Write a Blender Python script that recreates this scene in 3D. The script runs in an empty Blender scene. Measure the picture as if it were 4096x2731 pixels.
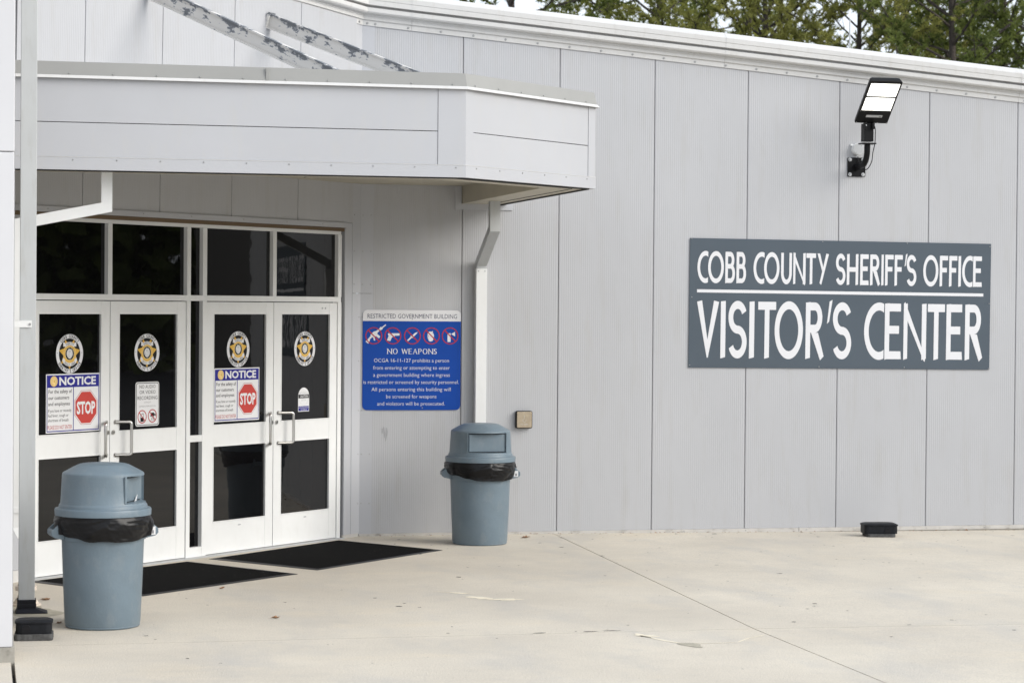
import bpy, bmesh, math, random
from mathutils import Vector, Matrix, noise
from mathutils.geometry import tessellate_polygon

R = math.radians
S2 = 2 ** -0.5
sc = bpy.context.scene
COL = sc.collection

# ------------------------------------------------------------------ camera
def make_camera():
    ya, pi_, ro = R(12.8162), R(-0.89457), R(0.4518)
    fw = Vector((math.sin(ya) * math.cos(pi_), math.cos(ya) * math.cos(pi_), math.sin(pi_)))
    r = Vector((math.cos(ya), -math.sin(ya), 0))
    up = r.cross(fw)
    r2 = math.cos(ro) * r + math.sin(ro) * up
    u2 = -math.sin(ro) * r + math.cos(ro) * up
    cd = bpy.data.cameras.new('camera')
    cd.lens = 82.822
    cd.sensor_width = 36.0
    cd.sensor_fit = 'HORIZONTAL'
    cd.clip_start = 0.1
    cd.clip_end = 2000
    cd.dof.use_dof = True
    cd.dof.focus_distance = 19.0
    cd.dof.aperture_fstop = 4.5
    co = bpy.data.objects.new('camera', cd)
    COL.objects.link(co)
    m = Matrix((r2, u2, -fw)).transposed().to_4x4()
    m.translation = Vector((-3.4182, -21.2870, 2.1249))
    co.matrix_world = m
    sc.camera = co
make_camera()

# ------------------------------------------------------------------ sky, sun, exposure
SUN_EL, SUN_AZ = 28.0, 123.0           # azimuth clockwise from +Y: veiled sun high on the right
w = bpy.data.worlds.new('World')
sc.world = w
w.use_nodes = True
nt = w.node_tree
for n in list(nt.nodes):
    nt.nodes.remove(n)
out = nt.nodes.new('ShaderNodeOutputWorld')
bg = nt.nodes.new('ShaderNodeBackground')
sky = nt.nodes.new('ShaderNodeTexSky')
sky.sky_type = 'NISHITA'
sky.sun_disc = False
sky.sun_elevation = R(SUN_EL)
sky.sun_rotation = R(SUN_AZ)
sky.air_density = 1.0
sky.dust_density = 4.0
sky.ozone_density = 1.0
hs = nt.nodes.new('ShaderNodeHueSaturation')
hs.inputs['Saturation'].default_value = 0.35
hs.inputs['Value'].default_value = 1.0
nt.links.new(sky.outputs[0], hs.inputs['Color'])
mxw = nt.nodes.new('ShaderNodeMix')          # even cloud deck over the clear-sky gradient
mxw.data_type = 'RGBA'
mxw.inputs['Factor'].default_value = 0.7
mxw.inputs['B'].default_value = (7.55, 8.2, 9.1, 1)
nt.links.new(hs.outputs[0], mxw.inputs['A'])
nt.links.new(mxw.outputs['Result'], bg.inputs['Color'])
bg.inputs['Strength'].default_value = 0.10
nt.links.new(bg.outputs[0], out.inputs['Surface'])

sd = bpy.data.lights.new('sun', 'SUN')
sd.energy = 1.5
sd.angle = R(40)
sd.color = (1.0, 0.955, 0.88)
so = bpy.data.objects.new('sun', sd)
COL.objects.link(so)
_d = Vector((math.sin(R(SUN_AZ)) * math.cos(R(SUN_EL)), math.cos(R(SUN_AZ)) * math.cos(R(SUN_EL)), math.sin(R(SUN_EL))))
so.rotation_euler = (-_d).to_track_quat('-Z', 'Y').to_euler()

sc.view_settings.view_transform = 'Standard'
sc.view_settings.look = 'None'
sc.view_settings.exposure = 0.80
sc.view_settings.gamma = 1.0
sc.view_settings.use_curve_mapping = False

# ------------------------------------------------------------------ materials
MATS = {}
def mat(name, col, rough=0.5, metal=0.0, spec=0.5, var=0.0, vscale=3.0, vstretch=(1, 1, 1), bump=0.0, bscale=200.0,
        dirt=None, dirt_amt=0.0, dirt_scale=4.0, dirt_stretch=(1, 1, 1), ribs=0.0, coat=0.0, emit=None, estr=0.0, rvar=0.0):
    m = bpy.data.materials.new(name)
    m.use_nodes = True
    t = m.node_tree
    b = t.nodes['Principled BSDF']
    b.inputs['Base Color'].default_value = (*col, 1)
    b.inputs['Roughness'].default_value = rough
    b.inputs['Metallic'].default_value = metal
    b.inputs['Specular IOR Level'].default_value = spec
    if coat:
        b.inputs['Coat Weight'].default_value = coat
    if emit:
        b.inputs['Emission Color'].default_value = (*emit, 1)
        b.inputs['Emission Strength'].default_value = estr
    tc = t.nodes.new('ShaderNodeTexCoord')
    L = t.links.new
    def mapped(stretch, src='Object'):
        mp = t.nodes.new('ShaderNodeMapping')
        mp.inputs['Scale'].default_value = stretch
        L(tc.outputs[src], mp.inputs['Vector'])
        return mp.outputs[0]
    cur = None
    if var:
        nz = t.nodes.new('ShaderNodeTexNoise')
        nz.inputs['Scale'].default_value = vscale
        nz.inputs['Detail'].default_value = 6
        nz.inputs['Roughness'].default_value = 0.6
        L(mapped(vstretch), nz.inputs['Vector'])
        rp = t.nodes.new('ShaderNodeValToRGB')
        rp.color_ramp.elements[0].position = 0.3
        rp.color_ramp.elements[1].position = 0.7
        rp.color_ramp.elements[0].color = (*[max(0, c * (1 - var)) for c in col], 1)
        rp.color_ramp.elements[1].color = (*[min(1, c * (1 + var)) for c in col], 1)
        L(nz.outputs['Fac'], rp.inputs['Fac'])
        cur = rp.outputs['Color']
    if dirt:
        nz = t.nodes.new('ShaderNodeTexNoise')
        nz.inputs['Scale'].default_value = dirt_scale
        nz.inputs['Detail'].default_value = 8
        nz.inputs['Roughness'].default_value = 0.65
        L(mapped(dirt_stretch), nz.inputs['Vector'])
        rp = t.nodes.new('ShaderNodeValToRGB')
        rp.color_ramp.elements[0].position = 0.52
        rp.color_ramp.elements[0].color = (0, 0, 0, 1)
        rp.color_ramp.elements[1].position = 0.8
        rp.color_ramp.elements[1].color = (dirt_amt,) * 3 + (1,)
        L(nz.outputs['Fac'], rp.inputs['Fac'])
        mx = t.nodes.new('ShaderNodeMix')
        mx.data_type = 'RGBA'
        L(rp.outputs['Color'], mx.inputs['Factor'])
        if cur:
            L(cur, mx.inputs['A'])
        else:
            mx.inputs['A'].default_value = (*col, 1)
        mx.inputs['B'].default_value = (*dirt, 1)
        cur = mx.outputs['Result']
    if cur:
        L(cur, b.inputs['Base Color'])
    if rvar:
        nz = t.nodes.new('ShaderNodeTexNoise')
        nz.inputs['Scale'].default_value = 9
        nz.inputs['Detail'].default_value = 5
        L(mapped((1, 1, 1)), nz.inputs['Vector'])
        mr = t.nodes.new('ShaderNodeMapRange')
        mr.inputs['To Min'].default_value = max(0.02, rough - rvar)
        mr.inputs['To Max'].default_value = min(1, rough + rvar)
        L(nz.outputs['Fac'], mr.inputs['Value'])
        L(mr.outputs[0], b.inputs['Roughness'])
    hgt = None
    if ribs:
        sp = t.nodes.new('ShaderNodeSeparateXYZ')
        L(tc.outputs['Object'], sp.inputs[0])
        mu = t.nodes.new('ShaderNodeMath'); mu.operation = 'MULTIPLY'
        mu.inputs[1].default_value = 2 * math.pi / 0.0204
        L(sp.outputs['X'], mu.inputs[0])
        si = t.nodes.new('ShaderNodeMath'); si.operation = 'SINE'
        L(mu.outputs[0], si.inputs[0])
        bp = t.nodes.new('ShaderNodeBump')
        bp.inputs['Strength'].default_value = 1.0
        bp.inputs['Distance'].default_value = ribs
        L(si.outputs[0], bp.inputs['Height'])
        hgt = bp.outputs['Normal']
    if bump:
        nz = t.nodes.new('ShaderNodeTexNoise')
        nz.inputs['Scale'].default_value = bscale
        nz.inputs['Detail'].default_value = 4
        L(tc.outputs['Object'], nz.inputs['Vector'])
        bp = t.nodes.new('ShaderNodeBump')
        bp.inputs['Strength'].default_value = 1.0
        bp.inputs['Distance'].default_value = bump
        L(nz.outputs['Fac'], bp.inputs['Height'])
        if hgt:
            L(hgt, bp.inputs['Normal'])
        hgt = bp.outputs['Normal']
    if hgt:
        L(hgt, b.inputs['Normal'])
    MATS[name] = m
    return m

PANEL = (0.438, 0.442, 0.458)
mat('panel', PANEL, 0.42, var=0.035, vscale=1.1, vstretch=(1, 1, 0.5), bump=0.003, bscale=2.4, ribs=0.00045,
    dirt=(0.36, 0.34, 0.31), dirt_amt=0.4, dirt_scale=3, dirt_stretch=(3, 3, 0.4), rvar=0.06)
mat('smooth_panel', (0.452, 0.460, 0.485), 0.36, var=0.03, vscale=0.9, bump=0.004, bscale=1.6,
    dirt=(0.5, 0.48, 0.44), dirt_amt=0.25, dirt_scale=5, dirt_stretch=(2.5, 2.5, 0.7))
mat('trim', (0.58, 0.575, 0.565), 0.38, var=0.04, vscale=2.0, dirt=(0.4, 0.37, 0.32), dirt_amt=0.35, dirt_scale=6, dirt_stretch=(3, 3, 1))
mat('trim_low', (0.52, 0.50, 0.47), 0.5, var=0.1, vscale=6, dirt=(0.16, 0.14, 0.12), dirt_amt=0.9, dirt_scale=9, dirt_stretch=(1, 1, 1.5))
mat('coping', (0.29, 0.29, 0.28), 0.42, var=0.05, vscale=1.6)
mat('soffit', (0.47, 0.435, 0.35), 0.55, var=0.05, vscale=3)
mat('dark_gap', (0.035, 0.034, 0.033), 0.8)
mat('doorpaint', (0.765, 0.77, 0.765), 0.30, var=0.03, vscale=2.5, dirt=(0.5, 0.48, 0.43), dirt_amt=0.16, dirt_scale=5, dirt_stretch=(2, 2, 0.8))
mat('bronze', (0.13, 0.085, 0.045), 0.5)
mat('glass', (0.004, 0.004, 0.0045), 0.015, spec=0.5, bump=0.0009, bscale=1.7)
mat('recess_shade', (0.012, 0.012, 0.012), 0.6)
mat('steel', (0.55, 0.54, 0.52), 0.28, metal=1.0)
mat('screwmetal', (0.36, 0.36, 0.36), 0.4, metal=0.6)
mat('black_metal', (0.008, 0.008, 0.009), 0.38, rvar=0.1, spec=0.15)
mat('led', (0.9, 0.9, 0.85), 0.4, emit=(1.0, 0.965, 0.88), estr=1.4)
mat('white_paper', (0.74, 0.74, 0.75), 0.45, spec=0.18)
mat('signwhite', (0.70, 0.70, 0.72), 0.4, spec=0.18)
mat('signgrey', (0.083, 0.103, 0.125), 0.42, var=0.05, vscale=1.2, spec=0.18)
mat('signblue', (0.006, 0.058, 0.33), 0.33, var=0.06, vscale=2, spec=0.18)
mat('noticeblue', (0.025, 0.025, 0.24), 0.4, spec=0.18)
mat('headertext', (0.03, 0.04, 0.09), 0.5, spec=0.18)
mat('black', (0.01, 0.01, 0.012), 0.5, spec=0.18)
mat('greytext', (0.25, 0.25, 0.26), 0.5, spec=0.18)
mat('palegrey', (0.45, 0.45, 0.46), 0.5, spec=0.18)
mat('red', (0.42, 0.035, 0.04), 0.45, spec=0.18)
mat('stopred', (0.52, 0.065, 0.055), 0.45, spec=0.18)
mat('gold', (0.66, 0.40, 0.07), 0.45, var=0.18, vscale=60, spec=0.18)
mat('palegold', (0.76, 0.56, 0.24), 0.45, var=0.2, vscale=40, spec=0.18)
mat('silver', (0.5, 0.5, 0.5), 0.45, var=0.35, vscale=60)
mat('tan_steel', (0.42, 0.345, 0.25), 0.35, metal=0.35, var=0.12, vscale=30)
mat('can', (0.138, 0.185, 0.222), 0.42, var=0.08, vscale=5, bump=0.0012, bscale=60, dirt=(0.28, 0.29, 0.29), dirt_amt=0.35,
    dirt_scale=9, dirt_stretch=(1.5, 1.5, 0.8), rvar=0.08)
mat('bag', (0.005, 0.005, 0.006), 0.33, spec=0.28)
mat('bait', (0.012, 0.013, 0.016), 0.5, var=0.2, vscale=20, bump=0.001, bscale=120, spec=0.15)
mat('paver', (0.085, 0.085, 0.085), 0.9, var=0.4, vscale=40, bump=0.004, bscale=90, spec=0.15)
mat('rubber', (0.018, 0.019, 0.024), 0.55, spec=0.15)
mat('mat_edge', (0.03, 0.03, 0.032), 0.55, spec=0.3)
mat('pvc', (0.66, 0.58, 0.50), 0.5, var=0.08, vscale=20, dirt=(0.3, 0.2, 0.1), dirt_amt=0.5, dirt_scale=20)
mat('spout_grey', (0.47, 0.485, 0.49), 0.4, var=0.05, vscale=2, dirt=(0.3, 0.28, 0.24), dirt_amt=0.35, dirt_scale=8, dirt_stretch=(3, 3, .5))
mat('galv', (0.46, 0.47, 0.48), 0.45, metal=0.3, var=0.06, vscale=15)
mat('leaf', (0.26, 0.14, 0.07), 0.7, var=0.35, vscale=40)
mat('bark', (0.055, 0.044, 0.036), 0.9, var=0.4, vscale=8, vstretch=(1, 1, 0.25), bump=0.03, bscale=14)
mat('wing_white', (0.60, 0.60, 0.62), 0.4, var=0.03, vscale=1.2)
mat('roofing', (0.55, 0.56, 0.57), 0.5)
mat('asphalt', (0.05, 0.05, 0.05), 0.9, var=0.25, vscale=0.7)
mat('footing', (0.36, 0.34, 0.30), 0.85, var=0.2, vscale=9, dirt=(0.1, 0.09, 0.07), dirt_amt=0.8, dirt_scale=12)
mat('patch', (0.74, 0.67, 0.53), 0.85, var=0.12, vscale=9)
mat('patch_dark', (0.38, 0.35, 0.28), 0.9, var=0.2, vscale=14)
mat('gum', (0.075, 0.07, 0.065), 0.75, spec=0.15)
mat('sand', (0.40, 0.35, 0.27), 0.9, var=0.15, vscale=7)

def foliage_mat(name, dark, light):
    m = bpy.data.materials.new(name)
    m.use_nodes = True
    t = m.node_tree
    b = t.nodes['Principled BSDF']
    b.inputs['Roughness'].default_value = 0.6
    b.inputs['Specular IOR Level'].default_value = 0.25
    tc = t.nodes.new('ShaderNodeTexCoord')
    nz = t.nodes.new('ShaderNodeTexNoise')
    nz.inputs['Scale'].default_value = 1.6
    nz.inputs['Detail'].default_value = 5
    nz.inputs['Roughness'].default_value = 0.75
    t.links.new(tc.outputs['Object'], nz.inputs['Vector'])
    rp = t.nodes.new('ShaderNodeValToRGB')
    rp.color_ramp.elements[0].position = 0.36
    rp.color_ramp.elements[0].color = (*dark, 1)
    rp.color_ramp.elements[1].position = 0.66
    rp.color_ramp.elements[1].color = (*light, 1)
    t.links.new(nz.outputs['Fac'], rp.inputs['Fac'])
    t.links.new(rp.outputs['Color'], b.inputs['Base Color'])
    tr = t.nodes.new('ShaderNodeBsdfTranslucent')
    t.links.new(rp.outputs['Color'], tr.inputs['Color'])
    mx = t.nodes.new('ShaderNodeMixShader')
    mx.inputs[0].default_value = 0.45
    o = t.nodes['Material Output']
    t.links.new(b.outputs[0], mx.inputs[1])
    t.links.new(tr.outputs[0], mx.inputs[2])
    t.links.new(mx.outputs[0], o.inputs['Surface'])
    MATS[name] = m
foliage_mat('pine_dark', (0.06, 0.085, 0.022), (0.24, 0.28, 0.07))
foliage_mat('pine_mid', (0.13, 0.15, 0.036), (0.42, 0.43, 0.11))
foliage_mat('pine_yellow', (0.20, 0.21, 0.055), (0.55, 0.53, 0.16))

def concrete_mat():
    m = bpy.data.materials.new('concrete')
    m.use_nodes = True
    t = m.node_tree
    L = t.links.new
    b = t.nodes['Principled BSDF']
    b.inputs['Roughness'].default_value = 0.82
    b.inputs['Specular IOR Level'].default_value = 0.3
    geo = t.nodes.new('ShaderNodeNewGeometry')
    def nz(scale, detail, stretch=(1, 1, 1), rough=0.6):
        mp = t.nodes.new('ShaderNodeMapping')
        mp.inputs['Scale'].default_value = stretch
        L(geo.outputs['Position'], mp.inputs['Vector'])
        n = t.nodes.new('ShaderNodeTexNoise')
        n.inputs['Scale'].default_value = scale
        n.inputs['Detail'].default_value = detail
        n.inputs['Roughness'].default_value = rough
        L(mp.outputs[0], n.inputs['Vector'])
        return n.outputs['Fac']
    def ramp(f, p0, c0, p1, c1):
        r = t.nodes.new('ShaderNodeValToRGB')
        r.color_ramp.elements[0].position = p0
        r.color_ramp.elements[1].position = p1
        r.color_ramp.elements[0].color = (*c0, 1)
        r.color_ramp.elements[1].color = (*c1, 1)
        L(f, r.inputs['Fac'])
        return r.outputs['Color']
    def mix(fac, a, bcol, mode='MIX'):
        x = t.nodes.new('ShaderNodeMix')
        x.data_type = 'RGBA'
        x.blend_type = mode
        if isinstance(fac, float):
            x.inputs['Factor'].default_value = fac
        else:
            L(fac, x.inputs['Factor'])
        L(a, x.inputs['A'])
        if isinstance(bcol, tuple):
            x.inputs['B'].default_value = (*bcol, 1)
        else:
            L(bcol, x.inputs['B'])
        return x.outputs['Result']
    c = ramp(nz(0.55, 5), 0.30, (0.53, 0.48, 0.405), 0.70, (0.68, 0.62, 0.52))
    c = mix(ramp(nz(1.7, 7, (1, 0.45, 1)), 0.5, (0, 0, 0), 0.75, (0.75,) * 3), c, (0.47, 0.45, 0.42))
    c = mix(ramp(nz(0.8, 6, (0.7, 1.4, 1), 0.7), 0.55, (0, 0, 0), 0.72, (0.7,) * 3), c, (0.66, 0.58, 0.455))
    c = mix(ramp(nz(6, 8, (1, 1, 1), 0.7), 0.52, (0, 0, 0), 0.8, (0.45,) * 3), c, (0.45, 0.425, 0.385))
    c = mix(ramp(nz(75, 4), 0.4, (0, 0, 0), 0.72, (0.5,) * 3), c, (0.40, 0.37, 0.33))
    c = mix(ramp(nz(26, 3, (1, 1, 1), 0.5), 0.72, (0, 0, 0), 0.76, (0.75,) * 3), c, (0.16, 0.15, 0.13))
    c = mix(ramp(nz(140, 2), 0.68, (0, 0, 0), 0.78, (0.5,) * 3), c, (0.6, 0.57, 0.5))
    L(c, b.inputs['Base Color'])
    bp = t.nodes.new('ShaderNodeBump')
    bp.inputs['Distance'].default_value = 0.006
    L(nz(60, 6, (1, 1, 1), 0.7), bp.inputs['Height'])
    L(bp.outputs['Normal'], b.inputs['Normal'])
    MATS['concrete'] = m
concrete_mat()

def matrug():
    m = mat('mat_pile', (0.009, 0.009, 0.009), 0.95, spec=0.03, bump=0.004, bscale=260)
    t = m.node_tree
    b = t.nodes['Principled BSDF']
    tc = t.nodes.new('ShaderNodeTexCoord')
    v = t.nodes.new('ShaderNodeTexVoronoi')
    v.inputs['Scale'].default_value = 16
    t.links.new(tc.outputs['Object'], v.inputs['Vector'])
    r = t.nodes.new('ShaderNodeValToRGB')
    r.color_ramp.elements[0].position = 0.035
    r.color_ramp.elements[0].color = (0.35, 0.33, 0.3, 1)
    r.color_ramp.elements[1].position = 0.05
    r.color_ramp.elements[1].color = (0.009, 0.009, 0.009, 1)
    t.links.new(v.outputs['Distance'], r.inputs['Fac'])
    t.links.new(r.outputs['Color'], b.inputs['Base Color'])
matrug()

def peel():
    m = mat('peeling', (0.5, 0.51, 0.53), 0.5)
    t = m.node_tree
    b = t.nodes['Principled BSDF']
    L = t.links.new
    tc = t.nodes.new('ShaderNodeTexCoord')
    n = t.nodes.new('ShaderNodeTexNoise')
    n.inputs['Scale'].default_value = 7
    n.inputs['Detail'].default_value = 9
    n.inputs['Roughness'].default_value = 0.68
    mp = t.nodes.new('ShaderNodeMapping')
    mp.inputs['Scale'].default_value = (1, 1, 2.2)
    L(tc.outputs['Object'], mp.inputs['Vector'])
    L(mp.outputs[0], n.inputs['Vector'])
    sp = t.nodes.new('ShaderNodeSeparateXYZ')
    L(tc.outputs['Object'], sp.inputs[0])
    ma = t.nodes.new('ShaderNodeMath'); ma.operation = 'MULTIPLY_ADD'
    ma.inputs[1].default_value = 1.1
    L(sp.outputs['Z'], ma.inputs[0])
    L(n.outputs['Fac'], ma.inputs[2])
    r = t.nodes.new('ShaderNodeValToRGB')
    e = r.color_ramp.elements
    e[0].position = 0.612; e[0].color = (0.40, 0.41, 0.435, 1)
    e[1].position = 0.645; e[1].color = (0.15, 0.16, 0.175, 1)
    x = e.new(0.604); x.color = (0.62, 0.60, 0.57, 1)
    L(ma.outputs[0], r.inputs['Fac'])
    L(r.outputs['Color'], b.inputs['Base Color'])
peel()
M = MATS

# ------------------------------------------------------------------ mesh builder
class MB:
    def __init__(self):
        self.v = []
        self.f = []
    def add(self, vs, fs, mtx=None):
        o = len(self.v)
        for p in vs:
            p = Vector(p)
            self.v.append(mtx @ p if mtx else p)
        self.f += [tuple(i + o for i in f) for f in fs]
        return self
    def box(self, a, b, mtx=None):
        x0, y0, z0 = a
        x1, y1, z1 = b
        vs = [(x0, y0, z0), (x1, y0, z0), (x1, y1, z0), (x0, y1, z0), (x0, y0, z1), (x1, y0, z1), (x1, y1, z1), (x0, y1, z1)]
        return self.add(vs, [(3, 2, 1, 0), (4, 5, 6, 7), (0, 1, 5, 4), (1, 2, 6, 5), (2, 3, 7, 6), (3, 0, 4, 7)], mtx)
    def loft(self, rings, caps=True, closed=True, mtx=None):
        n = len(rings[0])
        vs = [p for r in rings for p in r]
        fs = []
        for i in range(len(rings) - 1):
            for j in range(n if closed else n - 1):
                k = (j + 1) % n
                fs.append((i * n + j, i * n + k, (i + 1) * n + k, (i + 1) * n + j))
        if caps:
            fs.append(tuple(reversed(range(n))))
            fs.append(tuple(range((len(rings) - 1) * n, len(rings) * n)))
        return self.add(vs, fs, mtx)
    def prism(self, pts, z0, z1, mtx=None):
        return self.loft([[(x, y, z0) for x, y in pts], [(x, y, z1) for x, y in pts]], mtx=mtx)
    def tube(self, pts, rad, n=10, mtx=None):
        pts = [Vector(p) for p in pts]
        rads = rad if isinstance(rad, (list, tuple)) else [rad] * len(pts)
        rings = []
        ref = None
        for i, p in enumerate(pts):
            d = (pts[min(i + 1, len(pts) - 1)] - pts[max(i - 1, 0)]).normalized()
            if ref is None:
                ref = d.orthogonal().normalized()
            ref = (ref - d * ref.dot(d)).normalized()
            q = d.cross(ref)
            rings.append([p + (ref * math.cos(2 * math.pi * k / n) + q * math.sin(2 * math.pi * k / n)) * rads[i] for k in range(n)])
        return self.loft(rings, mtx=mtx)
    def cyl(self, c, axis, r, h, n=14, r2=None):
        a = Vector(axis).normalized()
        c = Vector(c)
        return self.tube([c, c + a * h], [r, r if r2 is None else r2], n)
    def flat(self, pts, z=0.0, mtx=None):
        tris = tessellate_polygon([[Vector((x, y, 0)) for x, y in pts]])
        vs = [(x, y, z) for x, y in pts]
        fs = []
        for a, b, c in tris:
            cr = (pts[b][0] - pts[a][0]) * (pts[c][1] - pts[a][1]) - (pts[b][1] - pts[a][1]) * (pts[c][0] - pts[a][0])
            fs.append((a, b, c) if cr > 0 else (a, c, b))
        return self.add(vs, fs, mtx)
    def build(self, name, material, parent=None, loc=(0, 0, 0), rot=(0, 0, 0), bevel=0.0, segs=2, smooth=None, kind=None, label=None):
        me = bpy.data.meshes.new(name)
        me.from_pydata([tuple(p) for p in self.v], [], self.f)
        if bevel or smooth is not None:
            bm = bmesh.new()
            bm.from_mesh(me)
            bmesh.ops.remove_doubles(bm, verts=bm.verts, dist=1e-6)
            bmesh.ops.recalc_face_normals(bm, faces=bm.faces)
            if bevel:
                es = [e for e in bm.edges if len(e.link_faces) == 2 and e.calc_face_angle(0) > 0.5]
                bmesh.ops.bevel(bm, geom=es, offset=bevel, segments=segs, profile=0.5, affect='EDGES', clamp_overlap=True)
            if smooth is not None:
                for f in bm.faces:
                    f.smooth = True
                for e in bm.edges:
                    e.smooth = not (len(e.link_faces) == 2 and e.calc_face_angle(0) > smooth)
            bm.to_mesh(me)
            bm.free()
        me.materials.append(M[material])
        o = bpy.data.objects.new(name, me)
        COL.objects.link(o)
        o.location = loc
        o.rotation_euler = rot
        if parent:
            o.parent = parent
        if kind:
            o['kind'] = kind
        if label:
            o['label'] = label
        return o

def thing(name, label, cat, loc=(0, 0, 0), rot=(0, 0, 0), group=None):
    o = bpy.data.objects.new(name, None)
    o.empty_display_size = 0.1
    COL.objects.link(o)
    o.location = loc
    o.rotation_euler = rot
    o['label'] = label
    o['category'] = cat
    if group:
        o['group'] = group
    return o

def share(src, parent, loc=(0, 0, 0), rot=None):
    c = src.copy()
    COL.objects.link(c)
    c.parent = parent
    c.location = loc
    if rot is not None:
        c.rotation_euler = rot
    return c

def box(name, material, a, b, parent=None, rot=(0, 0, 0), loc=(0, 0, 0), bevel=0.0, **k):
    return MB().box(a, b).build(name, material, parent, loc, rot, bevel, **k)

D45 = (0, 0, R(45))                  # frame of the door wall: local x runs along the wall, -y points outward
def eave(x):                         # underside of the roof edge
    return 4.665 - 0.0822 * x

# ================================================================== PAVEMENT
ground = MB().flat([(-300, -300), (300, -300), (300, 300), (-300, 300)], -0.2).build('ground', 'asphalt', kind='structure')
pav = bpy.data.objects.new('pavement', None)
COL.objects.link(pav)
pav['kind'] = 'structure'
JX = [(0.2, 1.83), (-0.22, 1.823), (-2.3, 1.75), (-4.4, 1.675), (-6.5, 1.60), (-8.8, 1.618), (-30, 1.62)]
def jx(y):
    for (y0, x0), (y1, x1) in zip(JX, JX[1:]):
        if y <= y0 and y >= y1:
            return x0 + (x1 - x0) * (y - y0) / (y1 - y0)
    return JX[0][1] if y > 0 else JX[-1][1]
def gz(x, y=-3.0):
    d = x - jx(y)
    return -0.0066 * min(d, 8.0) if d > 0.0 else 0.0
def slab(poly):
    mb = MB()
    n = len(poly)
    mb.loft([[(x, y, gz(x, y) - 0.12) for x, y in poly], [(x, y, gz(x, y)) for x, y in poly]], caps=False)
    # top as a grid-free tessellation: rows between left and right edges
    mb.flat(poly, 0)
    for i in range(2 * n, 3 * n):
        p = mb.v[i]
        p.z = gz(p.x, p.y)
    return mb.build('concrete_slab', 'concrete', pav)
g = 0.0045
ys_a = [0.15, -0.22, -2.3, -4.4, -6.5 + g]
ys_b = [-6.5 - g * .35, -8.8, -30]
slab([(-3.2 + .01, 0.15), (-3.2 + .01, -6.5 + g * .4)] + [(jx(y) - g, y) for y in reversed(ys_a)])
slab([(-3.2 + .01, -6.5 - g * .2), (-3.2 + .01, -30)] + [(jx(y) - g, y) for y in reversed(ys_b)])
slab([(jx(y) + g, y) for y in ys_a] + [(9, -6.5 + g * .6), (9, 0.15)])
slab([(jx(y) + g, y) for y in ys_b] + [(9, -30), (9, -6.5 - g * .6)])
slab([(9.01, 0.15), (9.01, -6.5), (16, -6.5), (16, .15)])
slab([(9.01, -6.51), (9.01, -30), (16, -30), (16, -6.51)])
slab([(-12, -7.05), (-12, -30), (-3.2 - .012, -30), (-3.2 - .012, -7.05)])
# joint filler below the slabs
box('joint_filler', 'dark_gap', (-12, -30, -0.115), (16, 0.1, -0.02 - 0.06), pav)

def blob(cx, cy, rx, ry, ang, seed, n=18, amp=0.35):
    rnd = random.Random(seed)
    pts = []
    for k in range(n):
        a = 2 * math.pi * k / n
        q = 1 + amp * (noise.noise(Vector((math.cos(a) * 1.3 + seed * 3.7, math.sin(a) * 1.3, seed))) * 1.6)
        x, y = rx * q * math.cos(a), ry * q * math.sin(a)
        pts.append((cx + x * math.cos(ang) - y * math.sin(ang), cy + x * math.sin(ang) + y * math.cos(ang)))
    return pts
def decal(polys, material, name, z=0.0015, kind=None):
    mb = MB()
    for i, p in enumerate(polys):
        o = len(mb.v)
        mb.flat(p, 0)
        for v in mb.v[o:]:
            v.z = gz(v.x, v.y) + z
    return mb.build(name, material, pav, kind=kind)
def ribbon(pts, wid):
    l, r = [], []
    for i, p in enumerate(pts):
        a, b = Vector(pts[max(0, i - 1)]), Vector(pts[min(len(pts) - 1, i + 1)])
        d = (b - a).normalized()
        q = wid * (0.6 + 0.8 * abs(noise.noise(Vector((p[0] * 9, p[1] * 9, 1)))))
        l.append((p[0] - d.y * q, p[1] + d.x * q))
        r.append((p[0] + d.y * q, p[1] - d.x * q))
    return l + r[::-1]
decal([ribbon([(0.74, -6.66), (0.80, -6.78), (0.86, -6.95), (0.93, -7.08)], 0.02),
       ribbon([(1.0, -7.08), (1.12, -7.10), (1.3, -7.08), (1.42, -6.92), (1.57, -6.80)], 0.008),
       blob(0.79, -6.70, 0.055, 0.07, 0.3, 5, amp=0.9)], 'patch', 'patch_line')
decal([blob(0.965, -7.16, 0.055, 0.11, 0.2, 2)], 'patch_dark', 'patch_stain', 0.0022)
decal([blob(0.13, -4.6, 0.06, 0.12, 0.5, 11, amp=.9), blob(0.33, -4.75, 0.11, 0.05, 0.1, 12, amp=.9), blob(0.05, -4.3, .02, .12, .9, 14, amp=.9)], 'patch', 'patch_line')
rnd = random.Random(4)
spots = []
for i in range(230):
    y = -0.12 - 7.5 * rnd.random() ** 2.3
    x = rnd.uniform(-2.7, 6.5) if y > -4 else rnd.uniform(-2.4, 4.5)
    if x < -0.2 and y > -3.0:
        continue
    if y > -0.35 and 0.5 < x < 1.3:
        continue
    r = rnd.choice([0.004, 0.005, 0.006, 0.007, 0.008, 0.01, 0.012, 0.016])
    spots.append(blob(x, y, r * rnd.uniform(0.8, 1.5), r * rnd.uniform(0.8, 1.4), rnd.random() * 3, i, 9, 0.5))
decal(spots, 'gum', 'gum_spots', 0.001, kind='stuff')
decal([blob(-3.02, -4.95, 0.17, 0.22, 0, 3), blob(-3.1, -4.55, 0.12, 0.25, 0, 8)], 'patch_dark', 'drain_stain', 0.0011)
decal([blob(-0.55 + .35 * i, -6.45 + .02 * math.sin(i * 2), 0.05, 0.012, 0, 40 + i, 9, .7) for i in (2, 3, 3.4)], 'gum', 'joint_dirt', 0.0012)

# ================================================================== BUILDING
bld = thing('metal_building', 'pale grey ribbed metal panel building with sloping roof edge and glass double doors', 'building')

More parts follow.
